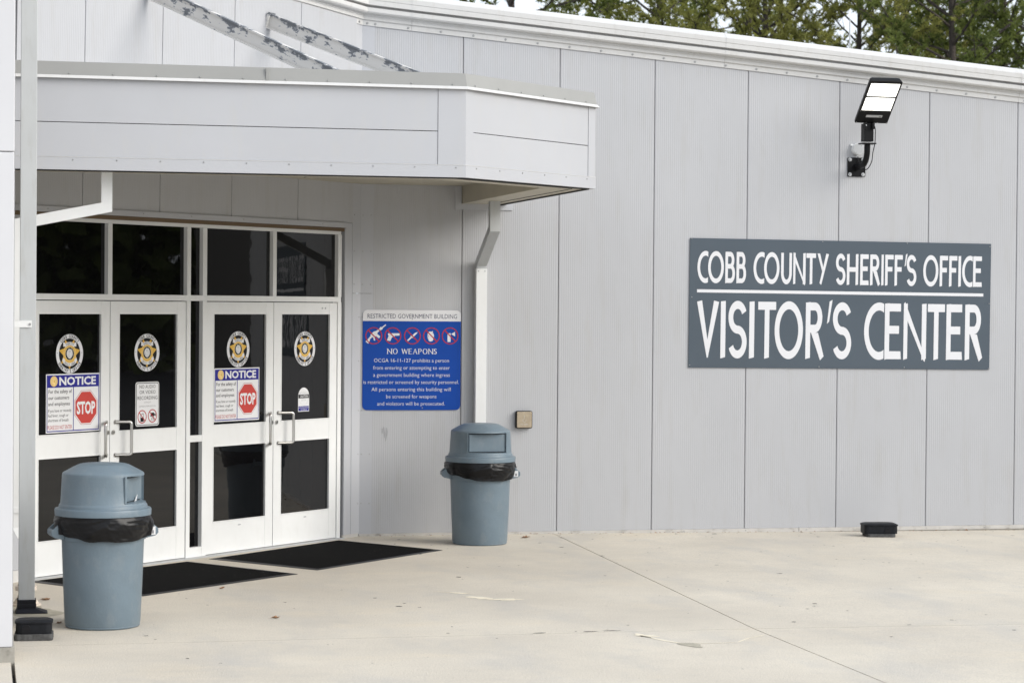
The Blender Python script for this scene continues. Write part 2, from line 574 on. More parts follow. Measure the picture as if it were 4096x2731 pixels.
# cores behind the panels (dark so that the joints read as gaps)
mb = MB()
mb.prism([(0.02, 0.03), (16, 0.03), (16, 0.25), (0.02, 0.25)], -0.1, 3.3)
mb.build('wall_core', 'dark_gap', bld)
MB().loft([[(0.02, .03, 3.3), (16, .03, 3.3), (16, .25, 3.3), (.02, .25, 3.3)],
           [(0.02, .03, eave(.02) + .1), (16, .03, eave(16) + .1), (16, .25, eave(16) + .1), (.02, .25, eave(.02) + .1)]]).build('wall_core', 'dark_gap', bld)
box('wall_core', 'dark_gap', (-4.5, 0.03, 2.80), (-0.03, 0.2, 5.0), bld, D45)
box('wall_core', 'dark_gap', (-0.30, 0.03, -.1), (-0.03, 0.2, 2.80), bld, D45)
box('wall_core', 'dark_gap', (-4.5, 0.03, -.1), (-4.33, 0.2, 2.80), bld, D45)
box('interior_back', 'dark_gap', (-4.5, 0.25, -.1), (-0.05, 0.3, 2.9), bld, D45)

SEAM = [0.945 + 0.9182 * k for k in range(9)]
def panel(x0, x1, z0, topf, rot=(0, 0, 0), lean=0.0, material='panel'):
    gp = 0.003
    a, b = x0 + gp, x1 - gp
    mb = MB()
    def y(z):
        return -lean * max(0, z - 2.7)
    z1, z2 = topf(a), topf(b)
    e = 0.003
    fr = [(a, y(z0), z0), (b, y(z0), z0), (b, y(z2), z2), (a, y(z1), z1)]
    # front face with rolled edges going back into the joint
    ring0 = [(a, 0.03, z0), (b, 0.03, z0), (b, y(z2) + 0.03, z2), (a, y(z1) + .03, z1)]
    ring1 = [(a, y(z0) + e, z0), (b, y(z0) + e, z0), (b, y(z2) + e, z2), (a, y(z1) + e, z1)]
    ring2 = [(a + e, y(z0), z0), (b - e, y(z0), z0), (b - e, y(z2), z2), (a + e, y(z1), z1)]
    mb.loft([ring0, ring1, ring2])
    return mb.build('wall_panel', material, bld, rot=rot)
prev = 0.105
for s in SEAM:
    panel(prev, s, 0.022, lambda x: eave(x) + 0.03)
    prev = s
# door wall panels above the entrance (x local = -s)
deave = lambda x: eave(x * S2) + 0.03
ds = [-4.45, -3.70, -2.785, -1.866, -0.947, -0.118]
for a, b in zip(ds, ds[1:]):
    panel(a, b, 2.853, deave, D45, lean=0.016)
# corner trim folded round the inside corner
def corner_trim(z0, z1f, z1d):
    mb = MB()
    t = 0.004
    mb.loft([[(-0.128 * S2 + t * S2, -0.128 * S2 - t * S2, z0), (0.414 * t, -t, z0), (0.118, -t, z0), (0.118, .002, z0), (0, .002, z0), (-0.128 * S2, -0.128 * S2, z0)],
             [(-0.128 * S2 + t * S2, -0.128 * S2 - t * S2, z1d), (0.414 * t, -t, z1d), (0.118, -t, z1f), (0.118, .002, z1f), (0, .002, z1d), (-0.128 * S2, -0.128 * S2, z1d)]])
    return mb.build('corner_trim', 'smooth_panel', bld)
ct = corner_trim(0.02, 2.215, 2.215)
ct2 = corner_trim(2.218, eave(0.1), eave(0))
scr = MB().cyl((0, 0, 0), (0, -1, 0), 0.006, 0.004, 8, 0.004).build('screw', 'screwmetal', ct, (0.02, -0.004, 0.3))
for z in (0.3, 0.75, 1.15, 1.6, 2.0):
    if z > .31:
        share(scr, ct, (0.02, -0.004, z))
    share(scr, ct, (0.095, -0.004, z))
    share(scr, ct, (-0.015, -0.0195, z), D45)
for z in (2.3, 2.6, 2.93, 4.3):
    share(scr, ct2, (0.02, -0.004, z)); share(scr, ct2, (0.095, -0.004, z)); share(scr, ct2, (-0.07, -0.076, z), D45)
# base trim
bt = MB()
for a, b in ((0.0, 2.0), (2.004, 4.24), (4.245, 8.0), (8.004, 15)):
    q = MB().box((a, -0.014, -0.016), (b, 0.02, 0.021)).build('base_trim', 'trim_low', bld)
    for k in range(int(a / 0.61), int(b / 0.61) + 1):
        x = 0.66 + 0.61 * k
        if a < x < b and x < 7:
            share(scr, q, (x, -0.014, 0.004))
box('footing', 'footing', (0.0, -0.006, -0.15), (16, 0.03, -0.0165), bld)
# roof edge (rake) trim: profile of (outward, height)
PROF = [(0.0, 0.0), (0.012, 0.0), (0.012, 0.044), (0.028, 0.052), (0.028, 0.080), (0.036, 0.085), (0.036, 0.099), (0.078, 0.106), (0.088, 0.118),
        (0.088, 0.154), (0.045, 0.158), (0.045, 0.172), (0.100, 0.178), (0.100, 0.222), (0.104, 0.226), (0.104, 0.268), (0.098, 0.276), (0.03, 0.322), (-0.06, 0.33), (-0.06, 0.0)]
def rake(x0, x1, first=False):
    rings = []
    for x in (x0, x1):
        rings.append([((0.414 * o if (first and x == x0) else x), -o, eave(x) - 0.006 + h) for o, h in PROF])
    mb = MB().loft(rings)
    return mb.build('rake_trim', 'trim', bld)
joints = [0.0, 0.456, 3.455, 6.454, 9.45]
rk = []
for a, b in zip(joints, joints[1:]):
    rk.append(rake(a + (0.0012 if a else 0), b - 0.0012, a == 0))
big_screw = MB().cyl((0, 0, 0), (0, -1, 0), 0.0115, 0.003, 10).cyl((0, -0.003, 0), (0, -1, 0), 0.006, 0.004, 8, 0.005).build('screw', 'screwmetal', rk[0], (0.12, -0.012, eave(.12) + .015))
for x in [0.045] + [0.425 + 0.3045 * k for k in range(21)]:
    p = rk[0] if x < .456 else rk[1] if x < 3.455 else rk[2] if x < 6.454 else rk[3]
    share(big_screw, p, (x, -0.012, eave(x) + 0.015))
# lap joints of the rake
for x in (0.456, 3.455, 6.454):
    rings = []
    for xx in (x - 0.012, x + 0.012):
        rings.append([(xx, -o - .0025, eave(xx) - 0.006 + h) for o, h in PROF[6:-2]] + [(xx, -.03, eave(xx) + .1)])
    MB().loft(rings).build('lap_strip', 'trim', rk[1])
# rake along the door wall, mitred at the corner
rings = []
for s, first in ((0.0, True), (6.0, False)):
    r_ = []
    for o, h in PROF:
        if first:
            p = (0.414 * o, -o, eave(0) - 0.006 + h)
        else:
            p = (-s * S2 + o * S2, -s * S2 - o * S2, eave(-s * S2) - 0.006 + h)
        r_.append(p)
    rings.append(r_)
dr = MB().loft(rings[::-1]).build('rake_trim', 'trim', bld)
for s in (0.06, 0.331, 0.643, 0.955, 1.26):
    o = 0.012
    share(big_screw, dr, (-s * S2 + o * S2, -s * S2 - o * S2, eave(-s * S2) + 0.015), D45)
# roof sheet
MB().loft([[(-12, -7.2, eave(-12) + .30), (-3.3, -7.2, eave(-3.3) + .30), (-3.3, -3.35, eave(-3.3) + .30), (0.03, 0.06, eave(0) + .30), (16, .06, eave(16) + .30), (16, 22, eave(16) + .30), (-12, 22, eave(-12) + .30)],
           [(-12, -7.2, eave(-12) + .318), (-3.3, -7.2, eave(-3.3) + .318), (-3.3, -3.35, eave(-3.3) + .318), (0.03, 0.06, eave(0) + .318), (16, .06, eave(16) + .318), (16, 22, eave(16) + .318), (-12, 22, eave(-12) + .318)]]).build('roof', 'roofing', bld)
# left wing
box('wall_core', 'dark_gap', (-12, -7.12, -.1), (-3.23, -3.3, 4.9), bld)
panel_l = MB().box((-12, -7.15, 0.09), (-3.205, -7.12, 2.995)).build('wall_panel', 'wing_white', bld, bevel=0.004)
MB().box((-12, -7.152, 3.0), (-3.203, -7.12, 5.2)).build('wall_panel', 'wing_white', bld, bevel=0.004)
for k in range(4):
    a = -7.118 + k * 0.96
    MB().box((-3.23, a + .004, 0.09), (-3.2, a + .952, 5.0)).build('wall_panel', 'panel', bld)
box('footing', 'footing', (-12, -7.16, -.15), (-3.19, -3.2, 0.088), bld)
# wall strip beside the frame and below the header
panel(-0.262, -0.118, 0.03, lambda x: 2.85, D45, material='smooth_panel')
panel(-4.5, -4.335, 0.09, lambda x: 2.795, D45, material='smooth_panel')
MB().box((-4.5, -.008, 0.0), (-4.335, .03, 0.088)).build('base_trim', 'trim', bld, rot=D45)
MB().box((-.262, -.008, 0.0), (-.02, .0295, 0.029)).build('base_trim', 'trim_low', bld, rot=D45)
# header flashing: upper lip with screws and the bronze drip underneath
hf = MB().box((-4.45, -0.018, 2.806), (-0.228, 0.0, 2.852)).build('header_flashing', 'smooth_panel', bld, rot=D45, bevel=.002)
for s in (4.1, 3.4, 3.0, 2.405, 1.72, 1.12, 0.6):
    share(scr, hf, (-s, -0.018, 2.832), (0, 0, 0))
MB().box((-4.45, -0.010, 2.772), (-0.24, 0.02, 2.804)).build('header_drip', 'bronze', bld, rot=D45)
MB().box((-0.262, -0.020, 0.03), (-0.226, 0.002, 2.80)).build('jamb_flashing', 'smooth_panel', bld, rot=D45, bevel=.002)
MB().box((-0.285, 0.02, 0.0), (-0.262, 0.06, 2.79)).build('jamb_gap', 'dark_gap', bld, rot=D45)

# ---- entrance frame
FR = thing('entrance_frame_tmp', 'x', 'x')
bpy.data.objects.remove(FR)
fr = MB()
FY0, FY1 = 0.005, 0.06
zT0, zT1 = 2.182, 2.743
def fbar(a, b, z0, z1, y0=FY0):
    fr.box((-a, y0, z0), (-b, FY1, z1))
fbar(4.33, 0.29, zT1, 2.785)                     # head
fbar(4.33, 0.29, 2.135, zT0, 0.003)              # transom bar
fbar(4.33, 4.272, 0, 2.135, 0.001); fbar(4.33, 4.272, zT0, zT1, .001)
fbar(0.338, 0.285, 0, 2.135, 0.001); fbar(0.338, 0.285, zT0, zT1, .001)
for s0, s1 in ((2.432, 2.384), (2.229, 2.176)):
    fbar(s0, s1, 0, 2.135, 0.001)
    fbar(s0, s1, zT0, zT1, 0.001)
fbar(3.395, 3.345, zT0, zT1, 0.002)
fbar(1.285, 1.235, zT0, zT1, 0.002)
fbar(2.384, 2.229, 0.0, 0.09, 0.003)
fbar(2.384, 2.229, 0.965, 1.02, 0.003)
frame = fr.build('entrance_frame', 'doorpaint', bld, rot=D45, bevel=0.0015, segs=1)
def pane(parent, s0, s1, z0, z1, y=0.035, nm='pane'):
    # bright stop bead round the glass then the sheet
    return MB().box((-s0 - .003, y, z0 - .003), (-s1 + .003, y + 0.006, z1 + .003)).build(nm, 'glass', parent, rot=(0, 0, 0) if parent is frame else (0, 0, 0))
for s0, s1 in ((4.272, 3.395), (3.345, 2.432), (2.384, 2.229), (2.176, 1.285), (1.235, 0.338)):
    pane(frame, s0, s1, zT0, zT1, 0.04, 'transom_pane')
pane(frame, 2.384, 2.229, 0.09, 0.965, 0.04, 'sidelight_pane')
pane(frame, 2.384, 2.229, 1.02, 2.135, 0.04, 'sidelight_pane')
MB().box((-4.33, -0.05, 0.0), (-0.285, 0.05, 0.010)).build('threshold', 'galv', bld, rot=D45)

def rrect(x0, x1, y0, y1, r, n=5):
    pts = []
    for cx, cy, a in ((x1 - r, y1 - r, 0), (x0 + r, y1 - r, 90), (x0 + r, y0 + r, 180), (x1 - r, y0 + r, 270)):
        for k in range(n + 1):
            t = R(a + 90 * k / n)
            pts.append((cx + r * math.cos(t), cy + r * math.sin(t)))
    return pts

def door(s0, s1, g0, g1, hinge):      # s0 left edge, s1 right edge, g0..g1 glass
    a, b = -s0 + 0.004, -s1 - 0.004
    y0, y1 = 0.010, 0.052
    mb = MB()
    zs = [(0.014, 0.284), (0.912, 1.098), (2.025, 2.128)]
    mb.box((a, y0, 0.014), (-g0, y1, 2.128))
    mb.box((-g1, y0, 0.014), (b, y1, 2.128))
    for z0, z1 in zs:
        mb.box((-g0, y0 + .0015, z0), (-g1, y1, z1))
    d = mb.build('door', 'doorpaint', bld, rot=D45, bevel=0.0012, segs=1)
    for z0, z1 in ((0.284, 0.912), (1.098, 2.025)):
        MB().box((-g0 - .004, 0.026, z0 - .004), (-g1 + .004, 0.032, z1 + .004)).build('glass_pane', 'glass', d)
        bd = MB()                     # glazing bead
        w_ = 0.009
        bd.box((-g0 - w_, 0.0075, z0 - w_), (-g1 + w_, 0.0245, z0)).box((-g0 - w_, 0.0075, z1), (-g1 + w_, .0245, z1 + w_))
        bd.box((-g0 - w_, .0075, z0), (-g0, .0245, z1)).box((-g1, .0075, z0), (-g1 + w_, .0245, z1))
        bd.build('glazing_bead', 'doorpaint', d)
    return d
def handle(d, s_a, s_b, side):
    # round bar bent to a D, offset sideways as it stands off the stile; side = -1 leaves to the left
    z0, z1 = 0.905, 1.168
    pts = []
    yo = -0.065
    rr = 0.022
    pts.append((-s_a, 0.009, z1))
    xb = -s_b
    for k in range(6):
        t = k / 5 * math.pi / 2
        dx, dy = xb - (-s_a), yo - 0.009
        Lh = math.hypot(dx, dy)
        ux, uy = dx / Lh, dy / Lh
        base = Vector((xb - ux * rr, yo - uy * rr, z1 - rr))
        pts.append(tuple(base + Vector((ux, uy, 0)) * (rr * math.sin(t)) + Vector((0, 0, 1)) * (rr * math.cos(t))))
    for k in range(6):
        t = k / 5 * math.pi / 2
        base = Vector((xb - ux * rr, yo - uy * rr, z0 + rr))
        pts.append(tuple(base + Vector((ux, uy, 0)) * (rr * math.cos(t)) - Vector((0, 0, 1)) * (rr * math.sin(t))))
    pts.append((-s_a, 0.009, z0))
    mb = MB().tube(pts, 0.0125, 12)
    for z in (z0, z1):
        mb.cyl((-s_a, 0.009, z), (0, -1, 0), 0.017, 0.004, 14)
    return mb.build('pull_handle', 'steel', d, smooth=R(50))
def lock(d, s, z=1.088):
    mb = MB().cyl((-s, 0.0095, z), (0, -1, 0), 0.017, 0.012, 18).cyl((-s, -0.0025, z), (0, -1, 0), 0.011, 0.003, 14)
    mb.build('lock_cylinder', 'steel', d, smooth=R(40))
    MB().box((-s - .0015, -0.0062, z - .006), (-s + .0015, -0.0052, z + .006)).build('keyhole', 'black', d)
d1 = door(4.272, 3.358, 4.163, 3.465, 0)
d2 = door(3.358, 2.432, 3.248, 2.545, 1)
d3 = door(2.176, 1.261, 2.071, 1.369, 0)
d4 = door(1.261, 0.338, 1.148, 0.450, 1)
handle(d1, 3.400, 3.490, -1); handle(d2, 3.297, 3.185, 1)
handle(d3, 1.300, 1.395, -1); handle(d4, 1.197, 1.070, 1)
for d, s in ((d1, 3.388), (d2, 3.325), (d3, 1.288), (d4, 1.222)):
    lock(d, s)
for d, s in ((d3, 1.72), (d4, 0.80)):
    MB().flat([(-s + .022 * math.cos(2 * math.pi * k / 14), .006 * math.sin(2 * math.pi * k / 14)) for k in range(14)], 0).build('maker_plate', 'palegrey', d, (0, 0.0085, 0.235), (R(90), 0, 0))
for s in (0.56, 0.515):
    MB().cyl((-s, 0.0115, 2.08), (0, -1, 0), 0.009, 0.004, 12).build('bolt', 'galv', d4)

# ================================================================== CANOPY
cano = thing('entrance_canopy', 'light grey metal clad canopy over the entrance doors with chamfered corner', 'canopy')
ZB, ZT = 3.048, 3.69
A = Vector((0.055, -4.435)); B = Vector((1.352, -3.215)); Wp = Vector((1.352, -0.004)); Lp = Vector((-3.195, -4.435))
OUT = [Lp, A, B, Wp]
nAB = Vector((B.y - A.y, -(B.x - A.x))).normalized()
norms = [Vector((0, -1)), nAB, Vector((1, 0))]
def offs(d):
    """outline pushed outward by d"""
    pts = [Lp + norms[0] * d]
    for p, n0, n1 in ((A, norms[0], norms[1]), (B, norms[1], norms[2])):
        k = d / (1 + n0.dot(n1))
        pts.append(p + (n0 + n1) * k)
    pts.append(Wp + norms[2] * d)
    return pts
def wallpiece(i, d0, d1, z0, z1, t0, t1, name, material, **k):
    """slab on side i of the outline between offsets d0 and d1; t0..t1 in metres from the start, None = mitre"""
    o0, o1 = offs(d0), offs(d1)
    dv = (OUT[i + 1] - OUT[i]).normalized()
    def pt(o, t, end):
        if t is None:
            return o[i + 1] if end else o[i]
        return OUT[i] + dv * t + norms[i] * (d1 if o is o1 else d0)
    ring = [pt(o1, t0, 0), pt(o1, t1, 1), pt(o0, t1, 1), pt(o0, t0, 0)]
    return MB().prism([(p.x, p.y) for p in ring], z0, z1).build(name, material, cano, **k)
LEN = [(OUT[i + 1] - OUT[i]).length for i in range(3)]
ZS = 3.381
# fascia panels, lower and upper course, with corner covers
for i in range(3):
    a0 = 0.02 if i else None
    tb = 0.205 if i == 0 else 0.10
    ta = 0.0 if i == 0 else 0.10
    end = LEN[i] - tb
    splits = [ta, end]
    for z0, z1 in ((3.137, ZS - .0025), (ZS + .0025, ZT)):
        wallpiece(i, -0.03, 0.0, z0, z1, (None if i == 0 else ta), end, 'fascia_panel', 'smooth_panel', bevel=.002)
    wallpiece(i, -0.035, -0.012, 3.14, ZT, None, None, 'fascia_backing', 'dark_gap')
    if i < 2:
        wallpiece(i, -0.03, 0.004, 3.137, ZT, end + .002, None, 'corner_cover', 'smooth_panel')
        wallpiece(i + 1, -0.03, 0.004, 3.137, ZT, None, 0.098, 'corner_cover', 'smooth_panel')
    bt_ = wallpiece(i, -0.035, 0.009, ZB, 3.136, None, None, 'bottom_trim', 'smooth_panel')
    # coping: upright sheet leaning in, with a flared drip edge
    o_a, o_b, o_c, o_d = offs(0.012), offs(0.030), offs(-0.03), offs(0.012)
    # lower drip
    def q(o, k):
        return o[i + k]
    zc0, zc1, zc2 = 3.694, 3.709, 3.806
    ring = []
    for k in (0, 1):
        pts = [(q(offs(0.034), k), zc0 - .004), (q(offs(0.014), k), zc1), (q(offs(-0.006), k), zc2), (q(offs(-0.03), k), zc2 - .004), (q(offs(-0.03), k), zc0)]
        ring.append([(p.x, p.y, z) for p, z in pts])
    cp = MB().loft(ring).build('coping', 'coping', cano)
    ring = []
    for k in (0, 1):
        pts = [(q(offs(0.036), k), zc0 - .006), (q(offs(0.0165), k), zc1 + .001), (q(offs(0.0145), k), zc1 - .004), (q(offs(0.006), k), zc0 - .006)]
        ring.append([(p.x, p.y, z) for p, z in pts])
    MB().loft(ring).build('drip_edge', 'trim', cp)
    ang = math.atan2(norms[i].y, norms[i].x) + math.pi / 2
    dv = (OUT[i + 1] - OUT[i]).normalized()
    n_ = int(LEN[i] / 0.305)
    for k in range(n_ + 1):
        t = 0.10 + k * 0.305
        if t > LEN[i] or i == 2:
            continue
        p = OUT[i] + dv * t + norms[i] * 0.014
        share(scr, cp, (p.x, p.y, 3.722), (0, 0, ang))
        p = OUT[i] + dv * (t + .03) + norms[i] * 0.0095
        if t + .03 < LEN[i]:
            share(scr, bt_, (p.x, p.y, 3.118), (0, 0, ang))
    if i == 0:
        for t in (1.80,):
            o = offs(0.0)
            p = OUT[0] + dv * t
            MB().box((p.x - .012, p.y - 0.0165, 3.712), (p.x + .012, p.y - 0.004, 3.80)).build('lap_strip', 'coping', cp, bevel=.001)
# white edge line where the bottom trim folds
for i in range(3):
    wallpiece(i, 0.004, 0.011, 3.1362, 3.1392, None, None, 'trim_fold', 'trim')
# perimeter drop beams (their undersides frame the recessed soffit)
inner = 0.36
def beam(i, d_in, d_out, z0, z1, name, material):
    return wallpiece(i, -d_in, -d_out, z0, z1, None, None, name, material)
for i in range(3):
    beam(i, inner + (.05 if i == 2 else 0), 0.036, ZB + 0.002, 3.24, 'drop_beam', 'soffit')
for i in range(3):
    wallpiece(i, -0.052, -0.037, ZB - .009, ZB + .0015, None, None, 'recess_shade_strip', 'recess_shade')  # near-black strip drawn in as the shade of the gap behind the trim
# black lap joints below
for i, t in ((0, .2), (1, .12), (2, .1)):
    wallpiece(i, -0.16, -0.155, ZB - .002, ZB + .004, t, LEN[i] - t, 'soffit_joint', 'dark_gap')
sof = MB().prism([(-3.19, -4.40), (0.04, -4.40), (1.32, -3.2), (1.32, -0.01), (0.0, -0.01), (-3.18, -3.19)], 3.213, 3.235).build('soffit', 'soffit', cano)
for k in range(6):
    x = -2.9 + k * 0.45
    MB().box((x, -4.05, 3.2105), (x + .006, x - .25 if x < -.5 else -1.0, 3.2128)).build('soffit_joint', 'dark_gap', cano)
MB().prism([(-3.19, -4.40), (0.04, -4.40), (1.32, -3.2), (1.32, -0.01), (0.0, -0.01), (-3.18, -3.19)], 3.60, 3.63).build('canopy_roof', 'roofing', cano)
# wall flashing round the beam end
wf = MB().box((0.875, -0.012, 2.995), (1.42, -0.002, 3.05)).box((0.875, -0.012, 3.05), (0.938, -0.002, 3.212))
wf.build('wall_flashing', 'smooth_panel', cano, bevel=.002)

# hanger beams with peeling paint
def hanger(s, zb0, slope, length, h):
    rings = []
    fl, tw, tf = 0.030, 0.006, 0.012
    prof = [(-fl, 0), (fl, 0), (fl, tf), (tw, tf), (tw, h - tf), (fl * .8, h - tf), (fl * .8, h), (-fl * .8, h), (-fl * .8, h - tf), (-tw, h - tf), (-tw, tf), (-fl, tf)]
    ln = length * math.hypot(1, slope)
    N = 10
    for k in range(N + 1):
        o = ln * k / N
        rings.append([(u, -o, v) for u, v in prof])
    t = MB().loft(rings)
    ob = t.build('hanger_beam', 'peeling', cano, (-s * S2, -s * S2, zb0), (math.atan(slope), 0, R(45)), label='hanger beam with peeling grey paint')
    MB().box((-.040, -0.03, -0.008), (.040, -0.004, h + .010)).build('end_plate', 'peeling', ob)
    MB().box((-.36, -0.012, -.09), (.33, -0.003, h + .13)).build('backing_plate', 'smooth_panel', cano, (-s * S2, -s * S2, zb0), D45, bevel=.002)
    return ob
hanger(1.41, 4.492, 0.366, 2.3, 0.126)
hanger(3.0, 4.575, 0.416, 2.2, 0.125)

# ================================================================== DOWNSPOUTS
def duct(path, wx, wy, side=Vector((1, 0, 0))):
    """rectangular pipe swept along path (Vectors) with mitred bends; side = fixed width axis"""
    rings = []
    P = [Vector(p) for p in path]
    for i, p in enumerate(P):
        if i == 0:
            t = (P[1] - P[0]).normalized(); k = 1
        elif i == len(P) - 1:
            t = (P[-1] - P[-2]).normalized(); k = 1
        else:
            a, b = (P[i] - P[i - 1]).normalized(), (P[i + 1] - P[i]).normalized()
            t = (a + b).normalized(); k = 1 / max(0.3, t.dot(a))
        n = t.cross(side).normalized() * k
        rings.append([p + side * wx / 2 + n * wy / 2, p - side * wx / 2 + n * wy / 2, p - side * wx / 2 - n * wy / 2, p + side * wx / 2 - n * wy / 2])
    return MB().loft(rings)
ds1 = thing('downspout', 'white rectangular downspout with stepped-back elbow between the blue sign and push plate', 'downspout', (1.113, -0.055, 0))
duct([(0, -0.56, 3.06), (0, -0.56, 2.80), (0, -0.0, 2.50), (0, 0, 2.448)], 0.094, 0.075).build('offset_elbow', 'spout_grey', ds1, bevel=.002)  # same paint as the pipe; its shade is put in as a darker grey
duct([(0, 0, 2.452), (0, 0, 0.12), (0, -0.02, 0.08)], 0.101, 0.081).build('pipe', 'doorpaint', ds1, bevel=.002)
for x in (-.03, .03):
    share(scr, ds1, (x, -0.041, 2.43), (0, 0, 0))
ds2 = thing('downspout', 'tall grey square downspout with black boot at the left wall edge', 'downspout', (-3.075, -4.89, 0))
duct([(0, 0, 5.3), (0, 0, 0.085)], 0.108, 0.1).build('pipe', 'spout_grey', ds2, bevel=.003)
st = MB().box((-0.125, -0.058, 1.944), (0.025, -0.051, 1.992)).box((-0.125, -0.058, 1.944), (-0.055, 0.05, 1.992))
st.build('strap', 'doorpaint', ds2, bevel=.002)
MB().cyl((0.012, -.058, 1.966), (0, -1, 0), .009, .004, 10).build('screw', 'screwmetal', ds2)
bo = MB()
for k in range(4):
    e = 0.004 if k % 2 else 0.0
    bo.box((-0.06 - e, -0.056 - e, 0.03 + k * .0155), (0.06 + e, 0.056 + e, 0.0455 + k * .0155))
bo.loft([[(-.065, -.06, .03), (.065, -.06, .03), (.065, .06, .03), (-.065, .06, .03)], [(-.075, -.10, .004), (.14, -.11, .004), (.14, .07, .004), (-.075, .07, .004)]])
bo.build('boot', 'rubber', ds2)
ds3 = thing('downspout', 'slanted white downspout running from the canopy underside behind the tall grey downspout', 'downspout', (0, -4.2, 0))
duct([(-2.513, 0, 3.06), (-2.513, 0, 2.797), (-3.12, 0, 2.672), (-3.12, 0, 0.52), (-3.09, -.06, .46)], 0.07, 0.078, Vector((0, 1, 0))).build('pipe', 'doorpaint', ds3, bevel=.002)
duct([(-3.12, 0, 0.66), (-3.12, 0, 0.62)], 0.085, 0.09, Vector((0, 1, 0))).build('sleeve', 'doorpaint', ds3, bevel=.002)
pv = thing('drain_fitting', 'white plastic drain fitting on the concrete behind the tall downspout', 'drain', (-3.07, -4.50, 0))
mb = MB()
mb.tube([(0, 0, 0), (0, 0, .012), (0, 0, .013), (0, 0, .06), (0, 0, .085)], [.105, .105, .09, .06, .05], 20)
mb.build('flared_base', 'pvc', pv, smooth=R(40))
MB().tube([(0, 0, .085), (0, 0, .105), (0, 0, .106), (0, 0, .135), (0, 0, .136), (0, 0, .15)], [.05, .05, .075, .075, .058, .058], 20).build('collar', 'pvc', pv, smooth=R(40))

